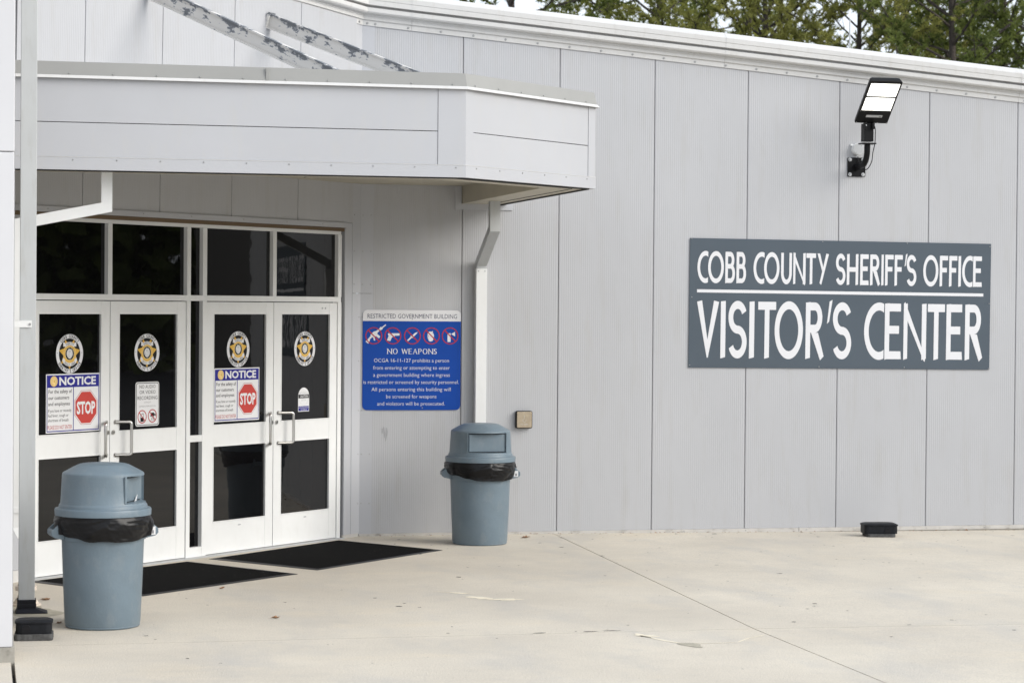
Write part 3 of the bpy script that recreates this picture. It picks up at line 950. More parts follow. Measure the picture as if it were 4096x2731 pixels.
# ================================================================== LETTERING
def arcpts(cx, cy, rx, ry, a0, a1, n):
    return [(cx + rx * math.cos(R(a0 + (a1 - a0) * k / n)), cy + ry * math.sin(R(a0 + (a1 - a0) * k / n))) for k in range(n + 1)]
def strip(o, i):
    return [[o[k], o[k + 1], i[k + 1], i[k]] for k in range(len(o) - 1)]
def glyph(ch, tx, ty, serif=False, sl=0.0):
    """letter as a list of pieces (each a list of simple polygons) in a unit box"""
    P = []
    def poly(*pts): P.append([list(pts)])
    def rect(x0, y0, x1, y1): poly((x0, y0), (x1, y0), (x1, y1), (x0, y1))
    def stem(x0, x1=None, y0=0.0, y1=1.0):
        x1 = x0 + tx if x1 is None else x1
        poly((x0, y0 - sl), (x1, y0 + sl), (x1, y1 + sl * .5), (x0, y1 - sl * .3))
        if serif:
            e = 0.11
            for y in (y0, y1):
                if y in (0.0, 1.0):
                    yy = y if y == 0 else y - 0.04
                    rect(x0 - e, yy, x1 + e, yy + 0.04)
    def ring(cx, cy, rx, ry, a0, a1, n=28):
        P.append(strip(arcpts(cx, cy, rx, ry, a0, a1, n), arcpts(cx, cy, rx - tx, ry - ty, a0, a1, n)))
    def bar(y, x0=0.0, x1=1.0, cut=0.0):
        poly((x0, y), (x1 + cut, y), (x1, y + ty), (x0, y + ty))
    N = 40
    if ch == 'I': stem(0, 1)
    elif ch == "'": poly((0.0, 0.62), (0.4, 0.66), (1.0, 1.05), (0.45, 1.02))
    elif ch == 'O': ring(.5, .5, .5, .515, 0, 360, 48)
    elif ch in 'CG':
        cx = .76; a = math.degrees(math.acos((1 - cx) / cx)); b = math.degrees(math.acos(min(.95, (1 - cx) / (cx - tx))))
        P.append(strip(arcpts(cx, .5, cx, .515, a, 360 - a, N), arcpts(cx, .5, cx - tx, .515 - ty, b, 360 - b, N)))
        if ch == 'G': rect(1 - tx, .05, 1, .45); rect(.6, .45 - ty * .8, 1, .45)
    elif ch == 'S':
        ry = (1.02 - ty) / 4; rx = .5 - tx / 2
        c1 = 1.01 - ty / 2 - ry; c2 = -.01 + ty / 2 + ry
        path = arcpts(.5, c1, rx, ry, 22, 270, 26) + arcpts(.5, c2, rx, ry, 90, -158, 26)[1:]
        o, i_ = [], []
        for k, p in enumerate(path):
            a, b = path[max(0, k - 1)], path[min(len(path) - 1, k + 1)]
            dx, dy = (b[0] - a[0]) / tx, (b[1] - a[1]) / ty
            l = math.hypot(dx, dy)
            nx, ny = -dy / l, dx / l
            o.append((p[0] + nx * tx / 2, p[1] + ny * ty / 2)); i_.append((p[0] - nx * tx / 2, p[1] - ny * ty / 2))
        P.append(strip(o, i_))
    elif ch in 'BPRD':
        stem(0)
        def bowl(y0, y1, w_):
            xc = w_ - (y1 - y0) * .5 * .9 if w_ - (y1 - y0) * .5 * .9 > tx else tx
            xc = max(tx, min(xc, w_ * .55))
            rect(tx * .4, y1 - ty, xc + .01, y1); rect(tx * .4, y0, xc + .01, y0 + ty)
            ring(xc, (y0 + y1) / 2, w_ - xc, (y1 - y0) / 2, -90, 90, 24)
        if ch == 'B': bowl(.46, 1, .92); bowl(0, .46 + ty, 1)
        if ch == 'D': bowl(0, 1, 1)
        if ch == 'P': bowl(.42, 1, .95)
        if ch == 'R':
            bowl(.46, 1, .92)
            poly((.30, .46), (.30 + tx * 1.5, .46), (1.02, .04), (.82, -.02 - sl))
            if serif: rect(.78, 0, 1.08, .04)
    elif ch == 'E': stem(0); bar(0, tx * .4, .93, .03); bar(1 - ty, tx * .4, .93); bar(.5 - ty * .3, tx * .4, .83)
    elif ch == 'F': stem(0); bar(1 - ty, tx * .4, .97); bar(.5 - ty * .3, tx * .4, .84)
    elif ch == 'L': stem(0); bar(0, tx, 1)
    elif ch == 'H': stem(0); stem(1 - tx); bar(.5 - ty / 2, tx * .5, 1 - tx * .5)
    elif ch == 'T':
        bar(1 - ty, .02, .98); stem(.5 - tx / 2, .5 + tx / 2, 0, 1 - ty * .5)
        if serif: rect(0, .88, .05, 1); rect(.95, .88, 1, 1)
    elif ch == 'N':
        stem(0, tx * .85); stem(1 - tx * .85)
        poly((0, .86), (0, 1.0), (.06, 1.03), (1.0, .03), (.98, -.045), (.92, -.02))
    elif ch == 'M':
        stem(0, tx * .8); stem(1 - tx); poly((tx * .2, 1), (tx * 1.1, 1), (.55, .08), (.46, .0)); poly((.46, 0), (.54, .12), (1 - tx * .5, 1), (1 - tx, 1))
    elif ch == 'U':
        rect(0, .35, tx, 1); rect(1 - tx, .35, 1, 1)
        P.append(strip(arcpts(.5, .35, .5, .365, 180, 360, 24), arcpts(.5, .35, .5 - tx, .365 - ty, 180, 360, 24)))
        if serif: rect(-.1, .96, tx + .1, 1); rect(1 - tx - .1, .96, 1.1, 1)
    elif ch == 'V': poly((0, .985), (tx * 1.05, 1.01), (.49, .32), (1 - tx * 1.05, 1.01), (1, .985), (.5, 0) if False else (.52, 0), (.47, 0))
    elif ch == 'W':
        poly((0, 1), (tx, 1), (.28, .28), (.31, 0), (.24, 0)); poly((.24, 0), (.31, 0), (.53, .8), (.47, 1), (.44, .95))
        poly((.44, 1), (.53, 1), (.76, .28), (.78, 0), (.71, 0)); poly((.71, 0), (.79, 0), (1, 1), (1 - tx * .5, 1), (.74, .2))
    elif ch == 'A':
        poly((0, 0), (tx * .6, 0), (.5, .86), (.52, 1), (.46, 1)); poly((.46, 1), (.54, 1), (1, 0), (1 - tx, 0), (.46, .88)); rect(.2, .3, .8, .3 + ty)
        if serif: rect(-.08, 0, tx + .06, .04); rect(1 - tx - .1, 0, 1.08, .04)
    elif ch == 'Y': poly((0, 1.0), (tx, 1.0), (.52, .55), (.44, .40)); poly((1 - tx, 1.0), (1, .98), (.36, -.02), (.2, .04))
    return P
def place_glyph(mb, ch, x0, x1, y0, y1, tx, ty, serif=False, sl=0.0, z=0.0):
    for k, piece in enumerate(glyph(ch, tx / (x1 - x0), ty / (y1 - y0), serif, sl)):
        for pl in piece:
            mb.flat([(x0 + px * (x1 - x0), y0 + py * (y1 - y0)) for px, py in pl], z + k * 0.00025)

_font_cache = {}
def font_mesh(s, bold=0.0):
    key = (s, bold)
    if key in _font_cache:
        return _font_cache[key]
    cu = bpy.data.curves.new('t', 'FONT')
    cu.body = s
    cu.size = 1.0
    cu.resolution_u = 2
    cu.offset = bold
    ob = bpy.data.objects.new('t', cu)
    COL.objects.link(ob)
    dg = bpy.context.evaluated_depsgraph_get()
    me = ob.evaluated_get(dg).to_mesh()
    vs = [tuple(v.co) for v in me.vertices]
    fs = [tuple(p.vertices) for p in me.polygons]
    ob.evaluated_get(dg).to_mesh_clear()
    bpy.data.objects.remove(ob)
    bpy.data.curves.remove(cu)
    _font_cache[key] = (vs, fs)
    return vs, fs
_cap = max(v[1] for v in font_mesh('H')[0])
def line(mb, s, x0, x1, base, cap, bold=0.0, z=0.0):
    vs, fs = font_mesh(s, bold)
    a, b = min(v[0] for v in vs), max(v[0] for v in vs)
    kx, ky = (x1 - x0) / (b - a), cap / _cap
    mb.add([(x0 + (v[0] - a) * kx, base + v[1] * ky, z) for v in vs], [tuple(f) if True else f for f in fs])
def fix(mb):
    """make all print faces point to +z"""
    out_ = []
    for f in mb.f:
        a, b, c = (mb.v[i] for i in f[:3])
        n = (b - a).cross(c - a).z
        out_.append(f if n >= 0 else tuple(reversed(f)))
    mb.f = out_
    return mb
def islands(mb, name, material, parent):
    """one object for each loose piece of print"""
    par = list(range(len(mb.v)))
    def root(i):
        while par[i] != i:
            par[i] = par[par[i]]; i = par[i]
        return i
    for f in mb.f:
        for i in f[1:]:
            par[root(f[0])] = root(i)
    groups = {}
    for f in mb.f:
        groups.setdefault(root(f[0]), []).append(f)
    for fs in groups.values():
        idx = sorted({i for f in fs for i in f})
        mp = {i: k for k, i in enumerate(idx)}
        q = MB().add([mb.v[i] for i in idx], [tuple(mp[i] for i in f) for f in fs])
        fix(q).build(name, material, parent)
CAPW = {'I': .3, 'M': 1.12, 'W': 1.3, 'N': .98, 'O': 1.02, 'G': .95, 'C': .86, 'D': .98, 'V': .9, 'E': .72, 'T': .8, 'R': .84, 'B': .78, 'S': .58, 'U': .88, 'L': .72, 'A': .95, 'P': .72, ' ': .42}
def caps_line(mb, s, x0, x1, base, cap, tx, ty, z=0.0):
    gap = 0.2
    tot = sum(CAPW[c] for c in s) + gap * (len(s) - 1)
    u = (x1 - x0) / tot
    x = x0
    for c in s:
        w_ = CAPW[c] * u
        if c != ' ':
            place_glyph(mb, c, x, x + w_, base, base + cap, (w_ if c == 'I' else tx), ty, True, 0, z)
            if c == 'I':
                pass
        x += w_ + gap * u

# ---- big grey sign
WALLROT = (R(90), 0, 0)
DOORROT = (R(90), 0, R(45))
sg = thing('wall_sign', 'large dark grey sign with white lettering and rule on the ribbed right wall', 'sign', (4.656, -0.006, 2.148), (R(90), R(0.30), 0))
MB().box((-1.525, -0.61, 0), (1.525, 0.61, 0.005)).build('sign_panel', 'signgrey', sg, bevel=.001)
ROW1 = [('C', -1.449, -1.344), ('O', -1.344, -1.188), ('B', -1.174, -1.078), ('B', -1.063, -0.968), ('C', -0.894, -0.786), ('O', -0.789, -0.635), ('U', -0.619, -0.511), ('N', -0.497, -0.377), ('T', -0.368, -0.268), ('Y', -0.255, -0.14), ('S', -0.068, 0.03), ('H', 0.044, 0.159), ('E', 0.179, 0.27), ('R', 0.28, 0.38), ('I', 0.395, 0.418), ('F', 0.433, 0.521), ('F', 0.53, 0.615), ("'", 0.631, 0.661), ('S', 0.653, 0.754), ('O', 0.824, 0.98), ('F', 0.994, 1.081), ('F', 1.091, 1.177), ('I', 1.187, 1.214), ('C', 1.226, 1.334), ('E', 1.34, 1.436)]
ROW2 = [('V', -1.448, -1.231), ('I', -1.212, -1.164), ('S', -1.136, -0.952), ('I', -0.928, -0.878), ('T', -0.845, -0.659), ('O', -0.675, -0.391), ('R', -0.364, -0.183), ("'", -0.15, -0.096), ('S', -0.09, 0.098), ('C', 0.228, 0.429), ('E', 0.438, 0.614), ('N', 0.631, 0.857), ('T', 0.874, 1.058), ('E', 1.071, 1.245), ('R', 1.265, 1.444)]
for row, y0, y1, tx, ty in ((ROW1, 0.192, 0.486, 0.026, 0.044), (ROW2, -0.515, 0.019, 0.047, 0.076)):
    for c, a, b in row:
        mb = MB()
        place_glyph(mb, c, a, b, y0, y1, (b - a) if c == 'I' else tx, ty, False, 0.012, 0.0065)
        fix(mb).build('letter', 'signwhite', sg)
MB().box((-1.45, 0.099, 0.0055), (1.45, 0.128, 0.0065)).build('rule', 'signwhite', sg)
for x, y in ((-1.508, .607), (-.204, .598), (.656, .6), (1.522 - .01, .583), (-1.5, .054), (1.512, .031), (-1.513, -.586), (-.224, -.593), (.644, -.593), (1.515, -.599)):
    share(scr, sg, (x, y, 0.005), (R(-90), 0, 0))

# ---- blue no weapons sign
bs = thing('wall_sign', 'square blue no weapons sign with white top band beside the doors', 'sign', (0.481, -0.006, 1.6095), WALLROT)
h2 = 0.4585
MB().prism(rrect(-.4575, .4575, -h2, h2, .045), 0, 0.0035).build('sign_panel', 'signblue', bs)
top = [p for p in rrect(-.4575, .4575, -h2, h2, .045) if p[1] > 0.3]
top = [(-.4575, h2 - .102)] + [(.4575, h2 - .102)] + top
MB().flat(top, 0.0043).build('white_band', 'signwhite', bs)
def bxy(px, py):                       # measured position on the sign
    py = py - 0.0085 * (px - 106)
    return (px - 806) / 1400 * .915, h2 - (py - 62) / 1425 * .917
def bpoly(mb, pts, z):
    mb.flat([bxy(*p) for p in pts], z)
mb = MB()
line(mb, 'RESTRICTED GOVERNMENT BUILDING', bxy(172, 0)[0], bxy(1448, 0)[0], h2 - .0765, .040, -.004, .005)
fix(mb).build('lettering', 'headertext', bs)
mb = MB()
caps_line(mb, 'NO WEAPONS', bxy(455, 0)[0], bxy(1160, 0)[0], bxy(106, 688)[1], .049, .0075, .0035, .0045)
fix(mb).build('lettering', 'signwhite', bs)
for s, a, b, y in (('OCGA 16-11-127 prohibits a person', 268, 1337, 805), ('from entering or attempting to enter', 258, 1350, 909), ('a government building where ingress', 258, 1350, 1011),
                   ('is restricted or screened by security personnel.', 120, 1480, 1113), ('All persons entering this building will', 235, 1365, 1216), ('be screened for weapons', 445, 1160, 1318), ('and violators will be prosecuted.', 318, 1280, 1420)):
    mb = MB()
    line(mb, s, bxy(a, 0)[0], bxy(b, 0)[0], bxy(106, y)[1], .0335, -0.006, .0045)
    fix(mb).build('lettering', 'signwhite', bs)
ICON = [
    [[(148, 508), (165, 495), (222, 432), (213, 420), (262, 372), (300, 362), (352, 318), (350, 310), (365, 305), (372, 312), (428, 270), (438, 280), (388, 322), (390, 332), (372, 350), (362, 348), (318, 385), (312, 405), (355, 440), (338, 470), (292, 436), (282, 448), (262, 500), (278, 462), (284, 498), (264, 500), (256, 455), (236, 455), (210, 480), (206, 505), (182, 545), (150, 515)]],
    [[(465, 398), (628, 398), (628, 430), (560, 432), (556, 450), (520, 455), (498, 508), (450, 500), (474, 432), (464, 420)]],
    [[(736, 498), (790, 445), (784, 438), (792, 432), (800, 440), (842, 398), (884, 378), (876, 402), (822, 452), (826, 462), (816, 466), (808, 458), (756, 506), (748, 512)]],
    [[(1040, 386), (1052, 374), (1092, 376), (1100, 366), (1106, 376), (1098, 392), (1112, 402), (1120, 430), (1116, 470), (1100, 508), (1068, 518), (1046, 505), (1036, 470), (1042, 430), (1036, 420), (1034, 490), (1026, 440), (1030, 405)]],
    [[(1314, 400), (1358, 400), (1358, 524), (1314, 524)], [(1366, 412), (1422, 378), (1422, 446)]]]
CEN = [(262, 432), (533, 434), (811, 436), (1083, 437), (1350, 438)]
for pl, (cx, cy) in zip(ICON, CEN):
    mb = MB()
    for p in pl:
        bpoly(mb, p, .0045)
    ic = fix(mb).build('weapon_pictogram', 'signwhite', bs)
    x, y = bxy(cx, cy)
    r_ = 119 / 1400 * .915
    mb = MB()
    for pl_ in strip(arcpts(x, y, r_, r_, 0, 360, 40), arcpts(x, y, r_ - .0085, r_ - .0085, 0, 360, 40)):
        mb.flat(pl_, .0056)
    q_ = (r_ - .006) * S2
    e = .0035
    mb.flat([(x - q_ - e, y + q_ - e), (x - q_ + e, y + q_ + e), (x + q_ + e, y - q_ + e), (x + q_ - e, y - q_ - e)], .0053)
    fix(mb).build('prohibition_ring', 'red', ic)
share(scr, bs, (0.003, h2 - .082, .004), (R(-90), 0, 0)); share(scr, bs, (0.1, -h2 + .02, .0035), (R(-90), 0, 0))

sc_ = MB()
for k, pts_ in enumerate(([(0.30, 1.00), (0.305, .97), (.312, .94), (.31, .90)], [(0.325, .99), (.332, .95), (.328, .91), (.318, .87)], [(.29, .985), (.288, .96), (.292, .94)])):
    sc_.flat(ribbon(pts_, .0018), .0003 * k)
fix(sc_).build('scuff_mark', 'greytext', bld, (-.075, -.0045, 0), WALLROT)
# ---- round sheriff badges on the glass (12 inch decals)
def ring_text(mb, s, rad, a_mid, span, cap, z, outward=True, bold=0.03, kx=0.82):
    """letters set round a circle; outward letters read clockwise over the top, otherwise along the bottom"""
    n = len(s)
    for k, c in enumerate(s):
        if c == ' ':
            continue
        t = (k + .5) / n - .5
        a = R(a_mid - span * t) if outward else R(a_mid + span * t)
        vs, fs = font_mesh(c, bold)
        x0, x1 = min(v[0] for v in vs), max(v[0] for v in vs)
        sc_ = cap / _cap
        cx, cy = rad * math.cos(a), rad * math.sin(a)
        ro = a - math.pi / 2 if outward else a + math.pi / 2
        ca, sa = math.cos(ro), math.sin(ro)
        pts = []
        for v in vs:
            lx, ly = (v[0] - (x0 + x1) / 2) * sc_ * kx, v[1] * sc_ - cap / 2
            pts.append((cx + lx * ca - ly * sa, cy + lx * sa + ly * ca, z))
        mb.add(pts, fs)
BR = 0.152
def circ(r, n=40, cx=0, cy=0, ry=None):
    return arcpts(cx, cy, r, r if ry is None else ry, 0, 360 - 360 / n, n - 1)
badge_parts = []
def bpart(mb, name, material):
    badge_parts.append((fix(mb).build(name, material), name))
mb = MB()
for q in strip(arcpts(0, 0, BR, BR, 0, 360, 56), arcpts(0, 0, BR * .785, BR * .785, 0, 360, 56)):
    mb.flat(q, 0.0006)
bpart(mb, 'white_ring', 'signwhite')
mb = MB().flat(circ(BR * .8), 0.0002)
bpart(mb, 'black_field', 'black')
mb = MB()
star = []
for k in range(14):
    a = R(-90 + k * 360 / 14)
    r_ = BR * (.80 if k % 2 == 0 else .46)
    star.append((r_ * math.cos(a), r_ * math.sin(a)))
mb.flat(star, .0009)
bpart(mb, 'gold_star', 'gold')
mb = MB()
for q in strip(arcpts(0, 0, BR * .47, BR * .47, 0, 360, 40), arcpts(0, 0, BR * .44, BR * .44, 0, 360, 40)):
    mb.flat(q, .0013)
for q in strip(arcpts(0, 0, BR * .36, BR * .36, 0, 360, 40), arcpts(0, 0, BR * .325, BR * .325, 0, 360, 40)):
    mb.flat(q, .0013)
bpart(mb, 'pale_rim', 'palegold')
mb = MB().flat(circ(BR * .325), .0012)
bpart(mb, 'seal_field', 'black')
mb = MB().flat(circ(BR * .215, 30, 0, 0, BR * .24), .0015)
bpart(mb, 'seal_disc', 'signwhite')
mb = MB()
mb.flat(arcpts(0, BR * .06, BR * .12, BR * .13, 0, 180, 12), .0018)
for x in (-.12, 0, .12):
    mb.flat([(BR * (x - .025), -BR * .14), (BR * (x + .025), -BR * .14), (BR * (x + .025), BR * .04), (BR * (x - .025), BR * .04)], .0018)
mb.flat([(-BR * .17, -BR * .17), (BR * .17, -BR * .17), (BR * .17, -BR * .145), (-BR * .17, -BR * .145)], .0018)
bpart(mb, 'seal_arch', 'silver')
mb = MB()
for q in strip(arcpts(0, BR * -.06, BR * .66, BR * .66, 57, 123, 14), arcpts(0, BR * -.06, BR * .49, BR * .49, 52, 128, 14)):
    mb.flat(q, .0021)
for sx in (-1, 1):
    mb.flat([(sx * BR * .33, BR * .37), (sx * BR * .48, BR * .36), (sx * BR * .48, BR * .60), (sx * BR * .35, BR * .56)], .0019)
bpart(mb, 'banner', 'signwhite')
mb = MB()
for q in strip(arcpts(0, BR * .10, BR * .74, BR * .74, 228, 312, 14), arcpts(0, BR * .10, BR * .58, BR * .58, 228, 312, 14)):
    mb.flat(q, .0021)
for sx in (-1, 1):
    mb.flat([(sx * BR * .34, -BR * .30), (sx * BR * .50, -BR * .20), (sx * BR * .55, -BR * .36), (sx * BR * .42, -BR * .44)], .0019)
bpart(mb, 'banner', 'signwhite')
mb = MB()
ring_text(mb, 'COBB COUNTY', BR * .893, 90, 96, BR * .15, .0012)
bpart(mb, 'lettering', 'black')
mb = MB()
ring_text(mb, "SHERIFF'S OFFICE", BR * .893, 270, 122, BR * .15, .0012, False)
bpart(mb, 'lettering', 'black')
for sx in (-1, 1):
    mb = MB().flat(circ(BR * .022, 8, sx * BR * .9, BR * .05), .0012)
    bpart(mb, 'ring_dot', 'black')
mb = MB()
o0 = len(mb.v)
ring_text(mb, 'SHERIFF', BR * .575, 90, 62, BR * .12, .0026, True, .006, .78)
for v in mb.v[o0:]:
    v.y -= BR * .06
bpart(mb, 'lettering', 'black')
mb = MB()
o0 = len(mb.v)
ring_text(mb, 'CRAIG D. OWENS', BR * .66, 270, 72, BR * .105, .0026, False, .004, .72)
for v in mb.v[o0:]:
    v.y += BR * .10
bpart(mb, 'lettering', 'black')
mb = MB()
ring_text(mb, 'STATE OF GEORGIA', BR * .272, 90, 225, BR * .06, .0018, True, .0, .7)
ring_text(mb, '1776', BR * .285, 270, 42, BR * .06, .0018, False, 0, .7)
bpart(mb, 'seal_lettering', 'signwhite')
def doorpos(s, z, o):
    s += 0.9 * o                         # the glass lies behind the measured door plane
    return (-s * S2 + o * S2, -s * S2 - o * S2, z)
first = True
for s, z, lab in ((3.8295, 1.717, 'round white and gold star badge decal on the leftmost door glass'),
                  (2.9235, 1.714, 'round white and gold star badge decal above the no audio or video recording sign'),
                  (1.7535, 1.727, 'round white and gold star badge decal on the third door glass from the left'),
                  (0.8195, 1.721, 'round white and gold star badge decal on the rightmost door glass above the caution sticker')):
    t = thing('badge_decal', lab, 'decal', doorpos(s, z, -0.0245), DOORROT, 'badge decals on the entrance door glass')
    for src, nm in badge_parts:
        if first:
            src.parent = t
        else:
            share(src, t)
    first = False

# ---- notice posters
def notice(s0, s1, z0, z1, lab, o=-0.0245, tilt=0.0):
    W_, H_ = s0 - s1, z1 - z0
    t = thing('notice_poster', lab, 'poster', doorpos((s0 + s1) / 2, (z0 + z1) / 2, o), (R(90), tilt, R(45)), 'notice posters on the door glass')
    fx = lambda f: -W_ / 2 + f * W_
    fy = lambda f: H_ / 2 - f * H_
    def rc(mb, a, b, c, d, z): mb.flat([(fx(a), fy(d)), (fx(b), fy(d)), (fx(b), fy(c)), (fx(a), fy(c))], z)
    MB().box((-W_ / 2, -H_ / 2, 0), (W_ / 2, H_ / 2, .0006)).build('sheet', 'white_paper', t)
    mb = MB(); rc(mb, .014, .986, .02, .98, .0009); fix(mb).build('blue_border', 'noticeblue', t)
    mb = MB(); rc(mb, .026, .497, .231, .962, .0013); rc(mb, .511, .973, .231, .962, .0013); fix(mb).build('white_field', 'white_paper', t)
    mb = MB(); line(mb, 'NOTICE', fx(.24), fx(.925), fy(.19), .0595, .032, .0014); islands(mb, 'letter', 'white_paper', t)
    mb = MB().flat(circ(.041, 32, fx(.142), fy(.124)), .0014); fix(mb).build('seal', 'palegold', t)
    mb = MB()
    for q in strip(arcpts(fx(.142), fy(.124), .034, .034, 0, 360, 28), arcpts(fx(.142), fy(.124), .032, .032, 0, 360, 28)): mb.flat(q, .0018)
    mb.flat([(fx(.142) + x, fy(.124) + y) for x, y in ((-.004, -.006), (.012, -.008), (.008, .014))], .0018)
    fix(mb).build('seal_mark', 'gold', t)
    for s, a, b, y, cap, bo in (('For the safety of', .044, .473, .327, .0275, .008), ('our customers', .042, .425, .432, .0275, .008), ('and employees', .04, .437, .535, .0275, .008),
                                ('If you have or recently', .04, .466, .645, .0225, .002), ('had fever, cough or', .039, .412, .727, .0225, .002), ('shortness of breath', .039, .414, .808, .0225, .002)):
        mb = MB(); line(mb, s, fx(a), fx(b), fy(y), cap, bo, .0017)
        fix(mb).build('lettering', 'black', t)
    mb = MB(); line(mb, 'PLEASE DO NOT ENTER', fx(.030), fx(.478), fy(.937), .030, .004, .0017); fix(mb).build('lettering', 'red', t)
    cx, cy = fx(.738), fy(.588)
    def octa(rx, ry): return [(cx + rx * math.cos(R(22.5 + 45 * k)) / math.cos(R(22.5)), cy + ry * math.sin(R(22.5 + 45 * k)) / math.cos(R(22.5))) for k in range(8)]
    mb = MB().flat(octa(.1315, .1335), .0016); fix(mb).build('octagon_edge', 'red', t)
    mb = MB().flat(octa(.1285, .1305), .0019); fix(mb).build('octagon_rim', 'white_paper', t)
    mb = MB().flat(octa(.1205, .1225), .0022); fix(mb).build('stop_octagon', 'stopred', t)
    mb = MB(); line(mb, 'STOP', fx(.565), fx(.912), fy(.692), .090, .035, .0026); islands(mb, 'letter', 'white_paper', t)
    return t
notice(4.090, 3.4845, 1.107, 1.562, 'blue bordered notice poster with red stop octagon on the leftmost door')
notice(2.071, 1.4635, 1.118, 1.569, 'blue bordered notice poster with red stop octagon on the third door from the left', -0.022)

# ---- no audio or video sign
aw, ah = 0.288, 0.358
au = thing('door_sign', 'white no audio or video recording sign with rounded corners on second door glass', 'sign', doorpos(2.917, 1.2985, -0.0245), DOORROT)
MB().prism(rrect(-aw / 2, aw / 2, -ah / 2, ah / 2, .025), 0, .0012).build('sheet', 'white_paper', au)
mb = MB().flat(rrect(-aw / 2 + .007, aw / 2 - .007, -ah / 2 + .007, ah / 2 - .007, .02), .0017); fix(mb).build('black_border', 'black', au)
mb = MB().flat(rrect(-aw / 2 + .0125, aw / 2 - .0125, -ah / 2 + .0125, ah / 2 - .0125, .016), .0022); fix(mb).build('white_field', 'white_paper', au)
ax = lambda f: -aw / 2 + f * aw
ay = lambda f: ah / 2 - f * ah
for s, a, b, y, cap, bo, mm in (('NO AUDIO', .16, .84, .146, .0275, -.002, 'black'), ('OR VIDEO', .165, .84, .27, .0275, -.002, 'black'), ('RECORDING', .08, .92, .4, .0275, -.002, 'black'),
                                ('WITHOUT', .355, .645, .48, .0125, -.008, 'greytext'), ('EXPRESS PERMISSION', .15, .85, .568, .0125, -.008, 'greytext')):
    mb = MB(); line(mb, s, ax(a), ax(b), ay(y), cap, bo, .0027); fix(mb).build('lettering', mm, au)
mb = MB()
cx, cy = ax(.275), ay(.785)
for a, b, c, d in ((-.02, .02, -.04, -.006), (-.02, -.016, -.006, .022), (.016, .02, -.006, .022), (-.02, .02, .018, .022), (.009, .012, .022, .036)):
    mb.flat([(cx + a, cy + c), (cx + b, cy + c), (cx + b, cy + d), (cx + a, cy + d)], .0027 + .0001 * (a + d))
fix(mb).build('device_pictogram', 'black', au)
mb = MB()
cx2 = ax(.71); cy2 = ay(.775)
for pl in ([(-.026, -.004), (.022, -.004), (.022, .026), (-.012, .026), (-.02, .012)], [(.023, .006), (.04, -.006), (.04, .02), (.023, .014)], [(-.002, -.006), (.002, -.006), (-.016, -.04), (-.02, -.04)], [(.003, -.006), (.007, -.006), (.022, -.04), (.018, -.04)], [(.0022, -.012), (.0028, -.012), (.004, -.04), (.001, -.04)]):
    mb.flat([(cx2 + x, cy2 + y) for x, y in pl], .0028)
pic = fix(mb).build('device_pictogram', 'black', au)
for x, y in ((cx, cy), (cx2, cy2)):
    mb = MB()
    for q in strip(arcpts(x, y, .0545, .0545, 0, 360, 36), arcpts(x, y, .0465, .0465, 0, 360, 36)): mb.flat(q, .0033)
    e, q_ = .0028, .049 * S2
    mb.flat([(x - q_ - e, y + q_ - e), (x - q_ + e, y + q_ + e), (x + q_ + e, y - q_ + e), (x + q_ - e, y - q_ - e)], .0036)
    fix(mb).build('prohibition_ring', 'red', au)

# ---- automatic door caution sticker
cw, chh = 0.16, 0.212
ca = thing('door_sticker', 'small white arch-topped caution automatic door sticker on the rightmost door glass', 'sticker', doorpos(.831, 1.272, -0.0245), DOORROT)
arch = [(-cw / 2, -chh / 2), (cw / 2, -chh / 2)] + arcpts(0, chh / 2 - cw / 2, cw / 2, cw / 2, 0, 180, 16)
MB().prism(arch, 0, .0005).build('sheet', 'white_paper', ca)
mb = MB().flat([(-cw / 2 + .004, .012), (cw / 2 - .004, .012), (cw / 2 - .004, .045), (-cw / 2 + .004, .045)], .0009); fix(mb).build('black_band', 'black', ca)
mb = MB().flat([(-cw / 2 + .006, -chh / 2 + .006), (cw / 2 - .006, -chh / 2 + .006), (cw / 2 - .006, -.058), (-cw / 2 + .006, -.058)], .0009); fix(mb).build('blue_band', 'noticeblue', ca)
for s, a, b, y, cap, bo, z_, mm in (('CAUTION', -.055, .06, .019, .02, .02, .0013, 'white_paper'), ('ACTIVATE SWITCH', -.066, .066, -.077, .013, 0, .0013, 'white_paper'), ('TO OPERATE', -.045, .045, -.096, .013, 0, .0013, 'white_paper'),
                                    ('AUTOMATIC', -.062, .062, .051, .015, -.006, .0009, 'palegrey'), ('DOOR', -.032, .032, -.012, .015, -.006, .0009, 'palegrey')):
    mb = MB(); line(mb, s, a, b, y, cap, bo, z_); fix(mb).build('lettering', mm, ca)
mb = MB()
for q in strip(arcpts(0, .024, .072, .072, 188, 352, 24), arcpts(0, .024, .0708, .0708, 188, 352, 24)): mb.flat(q, .0008)
fix(mb).build('circle_line', 'palegrey', ca)

# ---- push plate
pp = thing('push_plate', 'square tan metal door push plate with black surround right of the downspout', 'door button', (1.5365, -0.004, 1.0615), WALLROT)
MB().prism(rrect(-.078, .078, -.081, .081, .016), 0, .040).build('surround', 'black_metal', pp, bevel=.003)
MB().prism(rrect(-.071, .071, -.074, .074, .010), .0405, .049).build('plate', 'tan_steel', pp, bevel=.007, segs=2)
mb = MB(); line(mb, 'TO OPEN', -.038, .034, -.048, .011, .004, .0496)
for q in strip(arcpts(0, -.005, .016, .018, 120, 380, 18), arcpts(0, -.005, .0135, .0155, 120, 380, 18)): mb.flat(q, .0496)
mb.flat(circ(.004, 8, -.001, .036), .0496); mb.flat([(-.003, .008), (0, .008), (0.001, .03), (-.002, .03)], .0496)
fix(mb).build('engraving', 'trim_low', pp)

